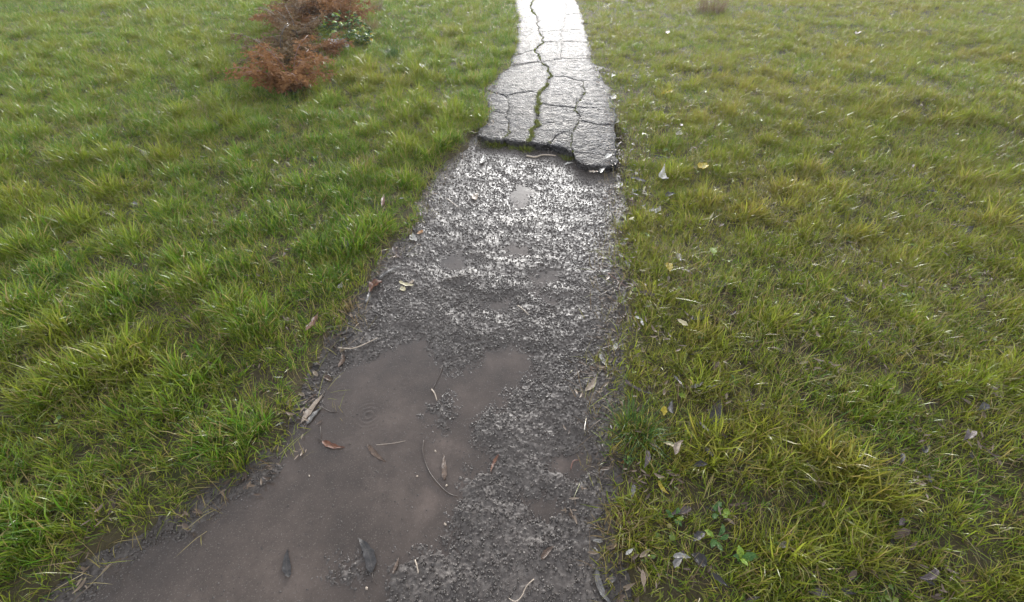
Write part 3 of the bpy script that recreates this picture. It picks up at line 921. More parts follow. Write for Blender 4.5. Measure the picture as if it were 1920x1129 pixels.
# broad-leaved ground herbs between the blades
def herb_mesh(seed):
    r = random.Random(seed); V = []; F = []; C = []
    for _ in range(r.randint(5, 9)):
        a = r.uniform(0, 6.28); L = r.uniform(0.012, 0.04); w = r.uniform(0.006, 0.011); el = r.uniform(0.1, 0.7)
        z0 = r.uniform(0.012, 0.045)
        c = Vector((L * math.cos(a), L * math.sin(a), z0)); d1 = Vector((math.cos(a) * math.cos(el), math.sin(a) * math.cos(el), math.sin(el) - 0.3)); d2 = Vector((-math.sin(a), math.cos(a), r.uniform(-.3, .3)))
        i0 = len(V); q = (r.random(), 0.3, r.random(), 1)
        V.append(tuple(c + Vector((0, 0, -0.002)))); C.append(q)
        for k in range(8):
            t = k * 0.785
            V.append(tuple(c + d1 * math.cos(t) * w * 1.25 + d2 * math.sin(t) * w + Vector((0, 0, 0.002 * math.cos(2 * t))))); C.append(q)
        for k in range(8): F.append((i0, i0 + 1 + k, i0 + 1 + (k + 1) % 8))
    me = bpy.data.meshes.new('herb'); me.from_pydata(V, [], F)
    ca = me.color_attributes.new('bl', 'FLOAT_COLOR', 'POINT'); ca.data.foreach_set('color', np.array(C, np.float32).ravel())
    me.materials.append(M_CLOVER); me.update()
    return me


herbs = variants('herb', [herb_mesh(k) for k in range(8)])
x, y = field(0.1, 5.5, 38)
hs, d = soil_h(x, y)
kp = (d > 0.03) & (rng.random(len(x)) < np.where(x > 0.2, 0.8, 0.35) * (0.2 + 2 * np.clip(fbm(x * 2, y * 2, 98, 3) + 0.1, 0, 1)))
x, y, hs = x[kp], y[kp], hs[kp]; n = len(x)
scatter('ground_herbs', np.stack([x, y, hs + 0.006], 1), np.stack([rng.normal(0, .2, n), rng.normal(0, .2, n), rng.uniform(0, 6.28, n)], 1),
        np.stack([rng.uniform(0.5, 0.95, n)] * 3, 1), rng.random(n), rng.integers(0, 8, n), herbs, 'small clover and herb leaves between the grass blades')

# moss and short grass in the cracks
mossv = variants('moss', [blades_mesh('moss', M_MOSS, 400 + k, 26, 0.016, 0.012, 0.035, 0.0016, 0.0035, 1.2, 0.6, 3) for k in range(6)])
mp = []
for ch, dens, s0 in (('F2 B1 B2 B3 B4 B5 B6', 130, 1.15), ('B6 B7 B8 B9 B10 B11', 22, 1.0), ('B12 B13 B14', 30, 1.2), ('F3 D1 D2 E2', 45, 0.7),
                     ('F4 E1 E2 E3 E4 E5 E6', 38, 0.65), ('F1 A1 A2 A3', 30, 0.8), ('B2 E3', 8, 0.5), ('E3 m2', 6, 0.5)):
    ks = ch.split()
    for a, b in zip(ks, ks[1:]):
        e = edge_pts(a, b); L = sum(np.linalg.norm(e[i + 1] - e[i]) for i in range(len(e) - 1))
        for _ in range(int(L * dens)):
            t = random.random() * (len(e) - 1.001); i = int(t); q = e[i] + (e[i + 1] - e[i]) * (t - i)
            if vnoise(np.array([q[0] * 5]), np.array([q[1] * 5]), 77)[0] < 0.30: continue
            mp.append((q[0] + random.gauss(0, 0.006), q[1] + random.gauss(0, 0.006), ZS - 0.009, s0 * random.uniform(0.55, 1.05)))
# at the foot of the broken edge
for (a, b, k, s0) in ((936, 272, 34, 1.8), (985, 281, 14, 1.4), (1072, 296, 14, 1.0), (960, 276, 12, 1.0), (930, 262, 8, 1.4), (1130, 262, 6, 1.2)):
    for _ in range(k):
        q = G(a + random.gauss(0, 8), b + random.gauss(0, 2.2), 0.01); mp.append((q[0], q[1], 0.004, s0 * random.uniform(0.7, 1.5)))
mp = np.array(mp); n = len(mp)
scatter('crack_moss', mp[:, :3], np.stack([rng.normal(0, .2, n), rng.normal(0, .2, n), rng.uniform(0, 6.28, n)], 1),
        np.stack([mp[:, 3]] * 3, 1), rng.random(n), rng.integers(0, 6, n), mossv, 'moss and short grass growing out of the cracks')

# ------------------------------------------------------------------ fallen leaves
def leaf_geo(L, W, curl, fold, twist, seed, nu=10, shape='willow', wavy=0.0):
    r = random.Random(seed)
    V = []; F = []; C = []
    us = [k / nu for k in range(nu + 1)]
    side = [-1, -0.5, 0, 0.5, 1]
    bendy = r.uniform(-0.12, 0.12) * L
    p1, p2 = r.uniform(0, 6), r.uniform(0, 6)
    for u in us:
        if shape == 'willow': w = (math.sin(math.pi * min(1, u ** 0.75)) ** 0.8) * (1 - 0.25 * u)
        elif shape == 'round': w = math.sqrt(max(0.0, 1 - (2 * u - 1) ** 2))
        elif shape == 'strip': w = min(1, 9 * u, 6 * (1 - u)) * (0.85 + 0.15 * math.sin(u * 7 + p1))
        else: w = (math.sin(math.pi * u ** 1.25) ** 0.75) * 0.9 + 0.03      # broad
        w = max(w, 0.03) * W * 0.5 * (1 + 0.10 * math.sin(u * 23 + p2))
        cx = L * u; cy = bendy * math.sin(math.pi * u); cz = curl * L * (4 * (u - 0.5) ** 2 - 0.3) * 0.5
        tw = twist * (u - 0.5)
        for s in side:
            yy = s * w
            zz = abs(s) * w * fold + wavy * W * math.sin(u * 17 + s * 2 + p1) * abs(s)
            V.append((cx, cy + yy * math.cos(tw) - zz * math.sin(tw), cz + yy * math.sin(tw) + zz * math.cos(tw)))
            C.append((abs(s), u, 0, 1))
    for i in range(nu):
        for j in range(4):
            a = i * 5 + j; F.append((a, a + 1, a + 6, a + 5))
    return V, F, C


def thin_mesh(name, V, F, C, mat, parent=None):
    o = new_mesh(name, V, F, mat, parent)
    ca = o.data.color_attributes.new('bl', 'FLOAT_COLOR', 'POINT')
    ca.data.foreach_set('color', np.array(C, np.float32).ravel())
    return o


def tube_geo(pts, r0, r1, ns=6):
    V = []; F = []
    n = len(pts)
    for k, p in enumerate(pts):
        p = Vector(p)
        t = (Vector(pts[min(k + 1, n - 1)]) - Vector(pts[max(k - 1, 0)])).normalized()
        a = t.cross(Vector((0, 0, 1))); a = a.normalized() if a.length > 1e-4 else Vector((1, 0, 0)); b = a.cross(t)
        r = r0 + (r1 - r0) * k / (n - 1)
        for j in range(ns):
            q = 2 * math.pi * j / ns; V.append(tuple(p + a * math.cos(q) * r + b * math.sin(q) * r))
    for k in range(n - 1):
        for j in range(ns):
            F.append((k * ns + j, k * ns + (j + 1) % ns, (k + 1) * ns + (j + 1) % ns, (k + 1) * ns + j))
    F.append(tuple(range(ns))[::-1]); F.append(tuple((n - 1) * ns + j for j in range(ns)))
    return V, F


SEED = [0]


def fallen(x0, y0, x1, y1, wr, mat, label, cat='leaf', group=None, shape='willow', curl=0.12, fold=0.35, twist=0.6, stalk=0.0, name='fallen_leaf', dz=None):
    SEED[0] += 1; sd = SEED[0]; r = random.Random(sd)
    gx0, gy0 = G((x0 + x1) / 2, (y0 + y1) / 2, 0.02)
    hs, d = soil_h(np.array([gx0]), np.array([gy0]))
    on_grass = d[0] > 0.10 and sdf(UPPER, np.array([gx0]), np.array([gy0]))[0] > 0
    z = (surf_z(gx0, gy0) + (0.016 + 0.032 * r.random() if on_grass else 0.008)) if dz is None else surf_z(gx0, gy0) + dz
    a = Vector((*G(x0, y0, z), z)); b = Vector((*G(x1, y1, z), z))
    v = b - a; L = max(v.length, 0.012)
    # a leaf drawn steeply foreshortened may in truth be standing up a little; keep it a leaf's length
    W = L * wr
    if on_grass: curl *= 1.3
    V, F, C = leaf_geo(L, W, curl * r.choice((1, 1, -0.6)), fold, twist * r.uniform(-1, 1), sd, shape=shape, wavy=0.10)
    lo = min(p[2] for p in V)
    if not on_grass: V = [(p[0], p[1], p[2] - lo) for p in V]
    o = thin_mesh(name, V, F, C, LM[mat])
    o.location = a - (Vector((0, 0, 0.006)) if not on_grass else Vector())
    o.rotation_euler = (r.gauss(0, 0.22) if on_grass else r.gauss(0, 0.06), r.gauss(0, 0.06) if on_grass else 0.0, math.atan2(v.y, v.x))
    if stalk:
        z0 = V[2][2]
        SV, SF = tube_geo([(0.004, 0, z0), (-stalk * 0.4, stalk * 0.10, z0 + 0.003), (-stalk, stalk * 0.02, z0 + 0.001)], 0.0012, 0.0009)
        new_mesh('stalk', SV, SF, M_TWIG_D, o)
    tag(o, label, cat, group)
    return o


GL = 'single fallen leaves lying on the path and verges'
LEAVES = [
    # x0, y0, x1, y1, width ratio, colour, label, extras
    (764, 441, 771, 416, .30, 'brown', 'brown curled leaf with pale rim at a notch of the left path edge', {}),
    (779, 452, 774, 436, .45, 'white', 'short glossy white leaf scrap beside the brown curled leaf at the left path edge', {}),
    (781, 438, 793, 431, .5, 'orange', 'small orange tan scrap at the left path edge beside a white scrap', {'shape': 'broad'}),
    (738, 462, 757, 486, .22, 'purple', 'dark purplish leaf slanting down off the left grass onto gravel', {}),
    (708, 524, 752, 497, .14, 'slate', 'long narrow dark leaf lying along the left path edge above the reddish leaf', {}),
    (692, 548, 716, 526, .5, 'red', 'broad reddish brown crumpled leaf at the left path edge', {'shape': 'broad', 'fold': .6}),
    (688, 568, 692, 546, .3, 'grey', 'grey leaf with a wet sheen just below the reddish crumpled leaf', {}),
    (603, 532, 604, 512, .35, 'slate', 'dark slate leaf sunk in the left grass beside the path', {}),
    (635, 542, 642, 527, .4, 'grey', 'grey folded leaf sunk in the left grass near the reddish leaf', {}),
    (650, 465, 654, 447, .35, 'grey', 'grey upright leaf in the left grass by the darkest tussock', {}),
    (717, 386, 720, 366, .18, 'red', 'thin red leaf blade standing in the left grass', {}),
    (748, 529, 776, 536, .26, 'cream', 'pale cream peel strip lying on gravel near the left edge', {'shape': 'strip', 'curl': .25}),
    (752, 536, 759, 544, .7, 'cream', 'pale yellow scrap next to the cream peel strip', {'shape': 'broad'}),
    (764, 531, 776, 524, .45, 'tan', 'tan scrap behind the cream peel strip', {'shape': 'broad'}),
    (890, 375, 898, 360, .38, 'tan', 'pale orange leaf scrap alone on the upper gravel left of middle', {}),
    (902, 308, 907, 290, .22, 'silver', 'thin silver sliver on gravel just below the broken asphalt edge', {}),
    (1058, 308, 1076, 304, .3, 'white', 'white sliver lying under the step at the right of the pale twig', {}),
    (1103, 320, 1122, 321, .5, 'tan', 'tan leaf below the right end of the broken asphalt edge', {'shape': 'broad'}),
    (1134, 296, 1153, 288, .3, 'white', 'white leaf on the right corner of the broken asphalt', {}),
    (1126, 324, 1136, 314, .3, 'grey', 'grey leaf leaning under the right corner of the broken asphalt', {}),
    (1152, 353, 1168, 341, .32, 'white', 'white oval leaf on the gravel at the upper right edge', {}),
    (1251, 342, 1246, 317, .28, 'white', 'white curled leaf standing out in the right grass level with the step', {'curl': .3}),
    (1182, 334, 1214, 341, .22, 'grey', 'grey narrow leaf in the thin grass right of the step', {}),
    (1247, 368, 1268, 362, .42, 'slate', 'dark slate leaf in right grass below the white curled leaf', {}),
    (1227, 293, 1252, 298, .3, 'slate', 'slate leaf lying above the white curled leaf in the right grass', {}),
    (1172, 387, 1165, 400, .2, 'silver', 'curved silver leaf stalk at the right path edge', {'curl': .35}),
    (1166, 402, 1174, 415, .28, 'white', 'white leaf tip below the curved silver stalk at the right path edge', {}),
    (1154, 410, 1160, 426, .4, 'silver', 'crumpled silver scrap at the right path edge on the gravel side', {'fold': .7}),
    (1217, 398, 1233, 392, .4, 'white', 'white broken scrap in the right grass beside two dark blades', {'fold': .6}),
    (1231, 401, 1238, 390, .5, 'silver', 'silver folded scrap touching the white broken scrap', {'fold': .6}),
    (1313, 414, 1338, 397, .12, 'cream', 'pale straw coloured thin leaf in the far right grass', {}),
    (1220, 462, 1233, 467, .5, 'orange', 'orange tan leaf in the right grass above the yellow leaf', {'shape': 'broad'}),
    (1256, 510, 1253, 493, .5, 'yellow', 'bright yellow pointed leaf in the middle of the right grass', {'shape': 'broad'}),
    (1338, 479, 1336, 463, .5, 'lime', 'yellow green leaf near the right end of the grass', {'shape': 'broad'}),
    (1140, 463, 1163, 486, .2, 'slate', 'long dark leaf with pale tip on the right path edge', {}),
    (1160, 476, 1174, 482, .3, 'white', 'white curled leaf over the long dark leaf at the right path edge', {'curl': .3}),
    (1173, 487, 1180, 505, .3, 'silver', 'silver grey leaf hanging off the right grass below the white curled leaf', {}),
    (1127, 509, 1146, 506, .28, 'white', 'white straight leaf alone on gravel at the right side', {}),
    (1326, 535, 1366, 524, .42, 'black', 'large black wet leaf lying flat in the far right grass', {'shape': 'broad'}),
    (1196, 546, 1232, 559, .55, 'purple', 'broad purplish brown curled leaf on the right verge', {'shape': 'broad', 'fold': .7, 'stalk': .02}),
    (1271, 475, 1277, 492, .35, 'grey', 'grey leaf standing in the grass right of the yellow pointed leaf', {}),
    (1317, 318, 1320, 306, .6, 'yellow', 'small round yellow leaf high in the right grass', {'shape': 'round'}),
    (1150, 656, 1153, 637, .35, 'white', 'whitish leaf at the right path edge beside thin trodden grass', {}),
    (1124, 662, 1141, 690, .24, 'silver', 'silver and dark leaf pointing down on the right gravel margin', {}),
    (1168, 712, 1224, 741, .13, 'purple', 'long brown leaf with white rim slanting across the right verge', {'fold': .6}),
    (1261, 704, 1281, 730, .2, 'grey', 'narrow grey leaf with bright sheen in the right grass', {'fold': .6}),
    (1295, 728, 1318, 718, .32, 'silver', 'silver scrap left of another one in the right grass', {'fold': .5}),
    (1323, 727, 1347, 723, .3, 'silver', 'silver brown scrap right of a silver one in the right grass', {'fold': .5}),
    (1271, 741, 1286, 742, .9, 'lime', 'round bright green leaf in the right grass', {'shape': 'round', 'curl': .05}),
    (1244, 780, 1244, 762, .6, 'yellow', 'yellow leaf beside the big spreading tuft on the right', {'shape': 'broad'}),
    (1352, 748, 1342, 800, .34, 'slate', 'big slate leaf with a stalk hanging in the right grass', {'shape': 'broad', 'stalk': .02}),
    (1262, 776, 1261, 750, .3, 'slate', 'dark narrow leaf behind the yellow leaf beside the spreading tuft', {}),
    (1311, 792, 1329, 813, .3, 'grey', 'grey leaf left of the stem end of the big slate leaf', {}),
    (1243, 830, 1268, 836, .42, 'cream', 'cream yellow leaf on bare soil at the right verge', {'shape': 'broad'}),
    (1222, 824, 1240, 846, .25, 'grey', 'grey leaf slanting beside the cream yellow leaf', {}),
    (1266, 852, 1281, 826, .35, 'tan', 'silvery tan crumpled leaf right of the cream yellow leaf', {'fold': .6}),
    (1292, 597, 1327, 589, .35, 'slate', 'dark leaf half buried under straw in the right grass', {}),
    (1268, 598, 1290, 612, .4, 'cream', 'cream crumbled leaf in front of the half buried dark leaf', {'shape': 'broad', 'fold': .5}),
    (1296, 664, 1318, 657, .42, 'slate', 'flat dark slate leaf between grass blades in the middle right', {'shape': 'broad'}),
    (1337, 692, 1343, 674, .5, 'brown', 'small brown leaf standing up in the far right grass', {'shape': 'broad'}),
    (1190, 593, 1205, 600, .35, 'white', 'white speck leaf in right grass below the purplish curled leaf', {}),
    (1299, 875, 1326, 872, .42, 'black', 'short black pointed leaf on top of the lower right grass', {'shape': 'broad'}),
    (1230, 889, 1240, 898, .45, 'white', 'white bud scale in the lower right grass', {}),
    (1189, 908, 1184, 934, .34, 'grey', 'grey leaf with white tip standing at the lower right path edge', {}),
    (1128, 966, 1171, 940, .28, 'slate', 'dark ribbed leaf lying over the lower right path edge', {'stalk': .015}),
    (1234, 901, 1254, 928, .28, 'yellow', 'yellow brown worn leaf in the lower right grass', {}),
    (1252, 966, 1297, 952, .36, 'purple', 'purplish brown curled leaf in the lower right grass', {'shape': 'broad', 'fold': .8}),
    (1262, 1043, 1296, 1046, .34, 'silver', 'silver leaf with a midrib touching the black broad leaf', {}),
    (1296, 1038, 1326, 1060, .75, 'black', 'black broad wet leaf in the lower right grass', {'shape': 'broad'}),
    (1265, 1066, 1280, 1046, .5, 'grey', 'grey folded scrap under the silver leaf with a midrib', {'fold': .6}),
    (1147, 1050, 1153, 1106, .2, 'grey', 'long grey green leaf at the lower right path edge above the longest one', {}),
    (1117, 1066, 1152, 1140, .2, 'grey', 'longest grey leaf with rusty rim in the lower right corner of the path', {}),
    (1172, 1085, 1180, 1140, .3, 'slate', 'dark grey leaf at the bottom in the grass beside the longest grey leaf', {}),
    (1213, 842, 1209, 876, .3, 'purple', 'brown grey leaf with white tip standing at the right verge', {}),
    (1164, 868, 1180, 861, .5, 'orange', 'orange scrap on the right path edge beside dark twigs', {'shape': 'broad'}),
    (1322, 838, 1340, 858, .4, 'grey', 'grey leaf sunk behind the short black pointed leaf', {}),
    (1330, 1075, 1368, 1100, .3, 'black', 'black narrow leaf near the bottom right corner', {}),
    (1300, 1016, 1322, 1000, .5, 'slate', 'slate leaf just above the black broad leaf', {'shape': 'broad'}),
    (603, 825, 646, 838, .24, 'red', 'rusty leaf with orange tip floating on the puddle', {'stalk': .03, 'curl': .04}),
    (689, 832, 724, 865, .18, 'brown', 'pinkish brown leaf lying in the puddle right of the rusty one', {'curl': .02, 'fold': .12}),
    (833, 900, 832, 850, .20, 'brown', 'dark brown leaf in the puddle inside the curved stem', {'curl': .015, 'fold': .1}),
    (698, 1075, 671, 1007, .30, 'slate', 'dark slate leaf with long stalk on the gravel island at the bottom', {'stalk': .035, 'curl': .015, 'fold': .12}),
    (736, 1075, 748, 1042, .22, 'brown', 'dull brown leaf sunk in mud right of the gravel island', {'curl': .02}),
    (541, 1082, 538, 1028, .30, 'slate', 'dark leaf in the mud left of the gravel island', {'curl': .015, 'fold': .12}),
    (935, 852, 920, 886, .16, 'red', 'red brown curled leaf at the shore of the puddle', {'curl': .2}),
    (1015, 1048, 1040, 1022, .30, 'brown', 'reddish brown leaf on the lower right gravel', {}),
    (1098, 732, 1118, 702, .28, 'tan', 'reddish tan leaf flat on the right gravel', {'curl': .04}),
    (573, 622, 598, 585, .22, 'red', 'brown leaf leaning on the left grass above the path edge', {'curl': .08}),
    (628, 626, 656, 617, .25, 'grey', 'grey leaf topmost of the litter heap at the left path edge', {}),
    (634, 640, 664, 622, .25, 'slate', 'dark leaf in the middle of the litter heap at the left path edge', {}),
    (634, 690, 641, 655, .2, 'brown', 'dark curved leaf hanging from the litter heap into the puddle', {'curl': .2}),
    (566, 692, 612, 672, .2, 'grey', 'long wet grey leaf reaching out of the left grass to the mud', {}),
    (606, 706, 622, 714, .5, 'brown', 'brown crumbled leaf where the left grass meets the puddle', {'fold': .7}),
    (563, 793, 609, 733, .16, 'tan', 'large pale tan willow leaf on the mud at the left', {'curl': .02, 'fold': .15}),
    (574, 796, 604, 762, .22, 'grey', 'blue grey leaf pressed beside the large pale tan one', {'curl': .02}),
    (791, 126, 791, 116, .35, 'white', 'white leaf standing in the upper left grass', {}),
    (1145, 186, 1151, 176, .4, 'white', 'white scrap topmost of three at the right asphalt edge', {}),
    (1144, 206, 1152, 196, .4, 'white', 'white scrap in the middle of three at the right asphalt edge', {}),
    (1153, 232, 1157, 222, .4, 'white', 'white scrap lowest of three at the right asphalt edge', {}),
    (1269, 254, 1275, 244, .4, 'white', 'white leaf standing in the right grass above the step level', {}),
    (1238, 178, 1260, 172, .5, 'yellow', 'bright yellow leaf in the upper right grass', {'shape': 'broad'}),
]
for row in LEAVES:
    x0, y0, x1, y1, wr, mt, lb, ex = row
    fallen(x0, y0, x1, y1, wr, mt, lb, group=None, **ex)


ANCH = [(1253, 500, 'bright yellow pointed leaf'), (1214, 552, 'broad purplish curled leaf'), (1346, 528, 'large black wet leaf'), (1346, 775, 'big slate stalked leaf'),
        (1196, 728, 'long brown white-rimmed leaf'), (1278, 741, 'round bright green leaf'), (1256, 833, 'cream yellow leaf'), (1312, 873, 'short black pointed leaf'),
        (1311, 1048, 'black broad leaf'), (1150, 953, 'dark ribbed leaf'), (1135, 1100, 'longest grey leaf'), (1196, 800, 'big spreading tuft'), (1338, 1018, 'toothed green weed'),
        (1249, 330, 'white curled leaf'), (1160, 347, 'white oval leaf'), (1112, 321, 'tan leaf below the asphalt'), (1318, 312, 'small round yellow leaf'),
        (1249, 175, 'distant bright yellow leaf'), (1335, 24, 'brown tussock'), (1150, 196, 'three white scraps'), (1170, 864, 'orange scrap'), (1150, 475, 'long dark pale-tipped leaf'),
        (704, 537, 'red crumpled leaf'), (768, 429, 'brown pale-rimmed leaf'), (586, 763, 'large pale tan leaf'), (650, 640, 'litter heap'), (747, 474, 'purplish slanting leaf'),
        (762, 532, 'cream peel strip'), (586, 603, 'brown leaning leaf'), (596, 312, 'leafy green weed'), (850, 380, 'pale stick'), (548, 168, 'lowest bracken clump'),
        (652, 84, 'dark green bush'), (738, 108, 'fresh green tussock'), (1177, 496, 'silver hanging leaf'), (1133, 676, 'silver and dark leaf'), (1151, 646, 'whitish edge leaf'),
        (1275, 960, 'purplish brown curled leaf'), (1227, 465, 'orange tan leaf'), (1337, 470, 'yellow green leaf'), (902, 255, 'left asphalt corner')]
HUE = {'slate': 'slate', 'grey': 'grey', 'silver': 'silvery', 'white': 'whitish', 'tan': 'tan', 'cream': 'cream', 'purple': 'purplish', 'brown': 'brown', 'black': 'black'}


def many(n, gen, mats, noun, group, lpx):
    for k in range(n):
        x0, y0 = gen()
        s = 0.35 + 0.75 * max(0.0, y0) / 1129
        L = random.uniform(*lpx) * s; a = random.uniform(0, 6.28); mt = random.choice(mats)
        q = min(ANCH, key=lambda t: math.hypot(t[0] - x0, 1.4 * (t[1] - y0)))
        dx, dy = x0 - q[0], y0 - q[1]
        far = math.hypot(dx, dy)
        w = 'just ' if far < 40 else ('' if far < 130 else 'far ')
        w2 = ('right of' if dx > 0 else 'left of') if abs(dx) > abs(dy) else ('below' if dy > 0 else 'above')
        if w2 in ('below', 'above') and w == 'far ': w = 'well '
        fallen(x0, y0, x0 + L * math.cos(a), y0 + L * math.sin(a) * 0.62, random.uniform(.22, .42), mt, '%s %s %s%s the %s' % (HUE[mt], noun, w, w2, q[2]), group=group,
               fold=random.uniform(.2, .8), curl=random.uniform(.05, .3), shape=random.choice(('willow', 'willow', 'broad')))


def edge_right():
    y = random.choice((random.uniform(120, 420), random.uniform(290, 620), random.uniform(380, 1120)))
    pts = [(120, 1118), (180, 1150)] + [(q[1], q[0]) for q in LOWER_R]
    pts.sort(); x = np.interp(y, [p[0] for p in pts], [p[1] for p in pts])
    return x + random.gauss(14, 16) * (0.5 + y / 900), y


def edge_left():
    y = random.uniform(300, 800)
    x = np.interp(y, [q[1] for q in LOWER_L[:18]], [q[0] for q in LOWER_L[:18]])
    return x - random.gauss(3, 11), y


many(52, edge_right, ['silver', 'white', 'silver', 'tan', 'cream'], 'wet leaf scrap', 'pale leaf scraps along the right path edge', (12, 24))
many(44, edge_right, ['slate', 'grey', 'purple', 'brown', 'brown'], 'wet leaf scrap', 'dark leaf scraps along the right path edge', (14, 30))
many(40, edge_left, ['brown', 'purple', 'grey', 'tan', 'slate'], 'wet leaf scrap', 'leaf scraps along the left path edge', (10, 26))
many(34, lambda: (random.uniform(1190, 1900), random.uniform(330, 1120)), ['slate', 'grey', 'brown', 'black', 'purple', 'purple'], 'willow leaf deep in grass', 'fallen willow leaves in the right grass', (22, 44))
many(26, lambda: (random.uniform(1170, 1800), random.uniform(60, 330)), ['silver', 'tan', 'tan'], 'tiny leaf in grass', 'tiny pale leaves in the distant right grass', (12, 22))
many(16, lambda: (random.uniform(100, 860), random.uniform(60, 420)), ['tan', 'silver', 'grey', 'brown'], 'small leaf in grass', 'fallen leaves in the left grass', (14, 26))

# ------------------------------------------------------------------ twigs and stems
def twig(pix, r0, r1, mat, label, lift=0.004, name='twig', side=None, z0=None):
    P = []
    for k, (a, b) in enumerate(pix):
        gx0, gy0 = G(a, b, 0.0); z = surf_z(gx0, gy0) + lift if z0 is None else z0
        P.append((*G(a, b, z), z + 0.003 * math.sin(k * 2.3)))
    c = Vector(P[0]); Q = [Vector(p) - c for p in P]
    # smooth
    S = []
    for i in range(len(Q) - 1):
        p0, p1, p2, p3 = Q[max(i - 1, 0)], Q[i], Q[i + 1], Q[min(i + 2, len(Q) - 1)]
        for t in (0, .25, .5, .75):
            S.append(0.5 * ((2 * p1) + (p2 - p0) * t + (2 * p0 - 5 * p1 + 4 * p2 - p3) * t * t + (3 * p1 - p0 - 3 * p2 + p3) * t ** 3))
    S.append(Q[-1])
    V, F = tube_geo([tuple(s) for s in S], r0, r1)
    o = new_mesh(name, V, F, mat); o.location = c
    tag(o, label, 'twig')
    return o


twig([(794, 826), (793, 848), (799, 872), (812, 896), (832, 918), (846, 927), (858, 931)], .0028, .0016, M_TWIG_D, 'dark stem curving like a sickle through the puddle')
twig([(987, 292), (1003, 295), (1016, 290), (1030, 291), (1042, 292)], .007, .004, M_TWIG_P, 'pale bent twig lying below the broken asphalt edge', .008)
twig([(988, 311), (1000, 309), (1014, 310)], .005, .003, M_TWIG_D, 'short dark twig below the pale bent twig', .006)
twig([(838, 523), (860, 519), (886, 514)], .0032, .002, M_TWIG_D, 'dark straight twig on the gravel left of the middle', .006)
twig([(634, 652), (660, 654), (682, 645), (708, 634)], .0035, .0015, M_TWIG_P, 'long pale stalk sticking out of the litter heap at the left', .010)
twig([(829, 686), (826, 700), (818, 715), (813, 727)], .002, .0014, M_TWIG_D, 'thin dark stem at the top shore of the puddle', .005)
twig([(809, 730), (815, 738), (819, 750)], .003, .002, M_TWIG_P, 'short pale stick below the thin dark stem in the puddle', .006)
twig([(1001, 1086), (987, 1100), (978, 1118), (966, 1128), (954, 1122)], .0018, .0012, M_TWIG_P, 'thin tan stalk curling on the gravel at the bottom', .008)
twig([(971, 573), (980, 580), (992, 590)], .003, .002, M_TWIG_P, 'pale stick slanting on the gravel in the middle of the path', .008)
twig([(838, 372), (850, 382), (860, 388)], .003, .002, M_TWIG_P, 'pale stick on the upper left gravel', .008)
twig([(1140, 512), (1158, 526), (1176, 538)], .0025, .0015, M_TWIG_R, 'reddish twig crossing another at the right path edge', .012)
twig([(1170, 517), (1166, 530), (1158, 542)], .0022, .0015, M_TWIG_R, 'short reddish twig crossed by the longer one at the right edge', .016)
twig([(1128, 460), (1146, 457), (1162, 454)], .0025, .0015, M_TWIG_D, 'dark twig poking from right litter onto the gravel', .010)
twig([(1105, 885), (1120, 893), (1134, 899), (1152, 901)], .0026, .0016, M_TWIG_D, 'dark rootlet on the lower right gravel edge', .008)
twig([(1128, 834), (1146, 864), (1166, 882), (1181, 895)], .003, .002, M_TWIG_D, 'dark twig running down beside the orange scrap', .012)
twig([(595, 760), (608, 767), (622, 772), (634, 772)], .002, .0012, M_TWIG_D, 'thin dark stem reaching from the large tan leaf into the puddle', .004)
twig([(600, 800), (602, 815), (598, 830)], .0018, .0012, M_TWIG_D, 'tiny dark stem in the mud below the blue grey leaf', .004)
twig([(706, 834), (735, 832), (760, 826)], .0009, .0006, M_TWIG_P, 'hair thin pale straw afloat on the puddle', .003)
twig([(1070, 880), (1075, 865), (1086, 862)], .002, .0015, M_TWIG_R, 'small red stem near the lower right gravel edge', .008)
twig([(778, 1050), (782, 1062), (784, 1074)], .0022, .0016, M_TWIG_P, 'pale stub on the gravel at the bottom right of the mud', .008)


# a few bigger pale pebbles that stand clear of the mud
for (a, b, s, lb) in ((816, 846, .011, 'white pebble in the puddle at the head of the curved stem'), (837, 910, .011, 'white pebble inside the bend of the curved stem'),
                      (580, 892, .007, 'small white pebble in the mud at the left'), (835, 983, .010, 'pale pebble at the lower shore of the mud'),
                      (782, 893, .008, 'pale pebble left of the curved stem'), (687, 1103, .012, 'grey pebble at the foot of the gravel island')):
    me = stone_mesh(900 + int(a)); me.materials.clear(); me.materials.append(M_TWIG_P)
    o = bpy.data.objects.new('pebble', me); COL.objects.link(o)
    z = WATER_Z + s * 0.25; o.location = (*G(a, b, z), z); o.scale = (s * 1.2, s, s); o.rotation_euler = (0, 0, a)
    tag(o, lb, 'pebble')


# ------------------------------------------------------------------ broad-leaved weeds
def rosette(a, b, label, n, L, W, mat, el=0.6, name='weed_plant', dz=0.02, shape='broad', cat='plant', seed=1):
    r = random.Random(seed); z = 0.03
    x, y = G(a, b, z); z = surf_z(x, y) + dz
    root = empty(name, (x, y, z)); tag(root, label, cat)
    for k in range(n):
        V, F, C = leaf_geo(L * r.uniform(.7, 1.15), W * r.uniform(.8, 1.15), -0.25, 0.25, r.uniform(-.5, .5), seed * 50 + k, shape=shape, wavy=0.12)
        V = [(p[0] + 0.012, p[1], p[2] + 0.02) for p in V]
        o = thin_mesh('leaf', V, F, C, LM[mat if r.random() < 0.8 else ('lime' if mat == 'green' else mat)], root)
        o.rotation_euler = (r.gauss(0, .2), -el * r.uniform(.5, 1.3), k * 6.283 / n + r.uniform(-.4, .4))
        L *= 1.0
        SV, SF = tube_geo([(0, 0, 0), (0.008, 0, 0.010), (0.014, 0, 0.019)], .0014, .001)
        s = new_mesh('stalk', SV, SF, LM[mat], o)
    return root


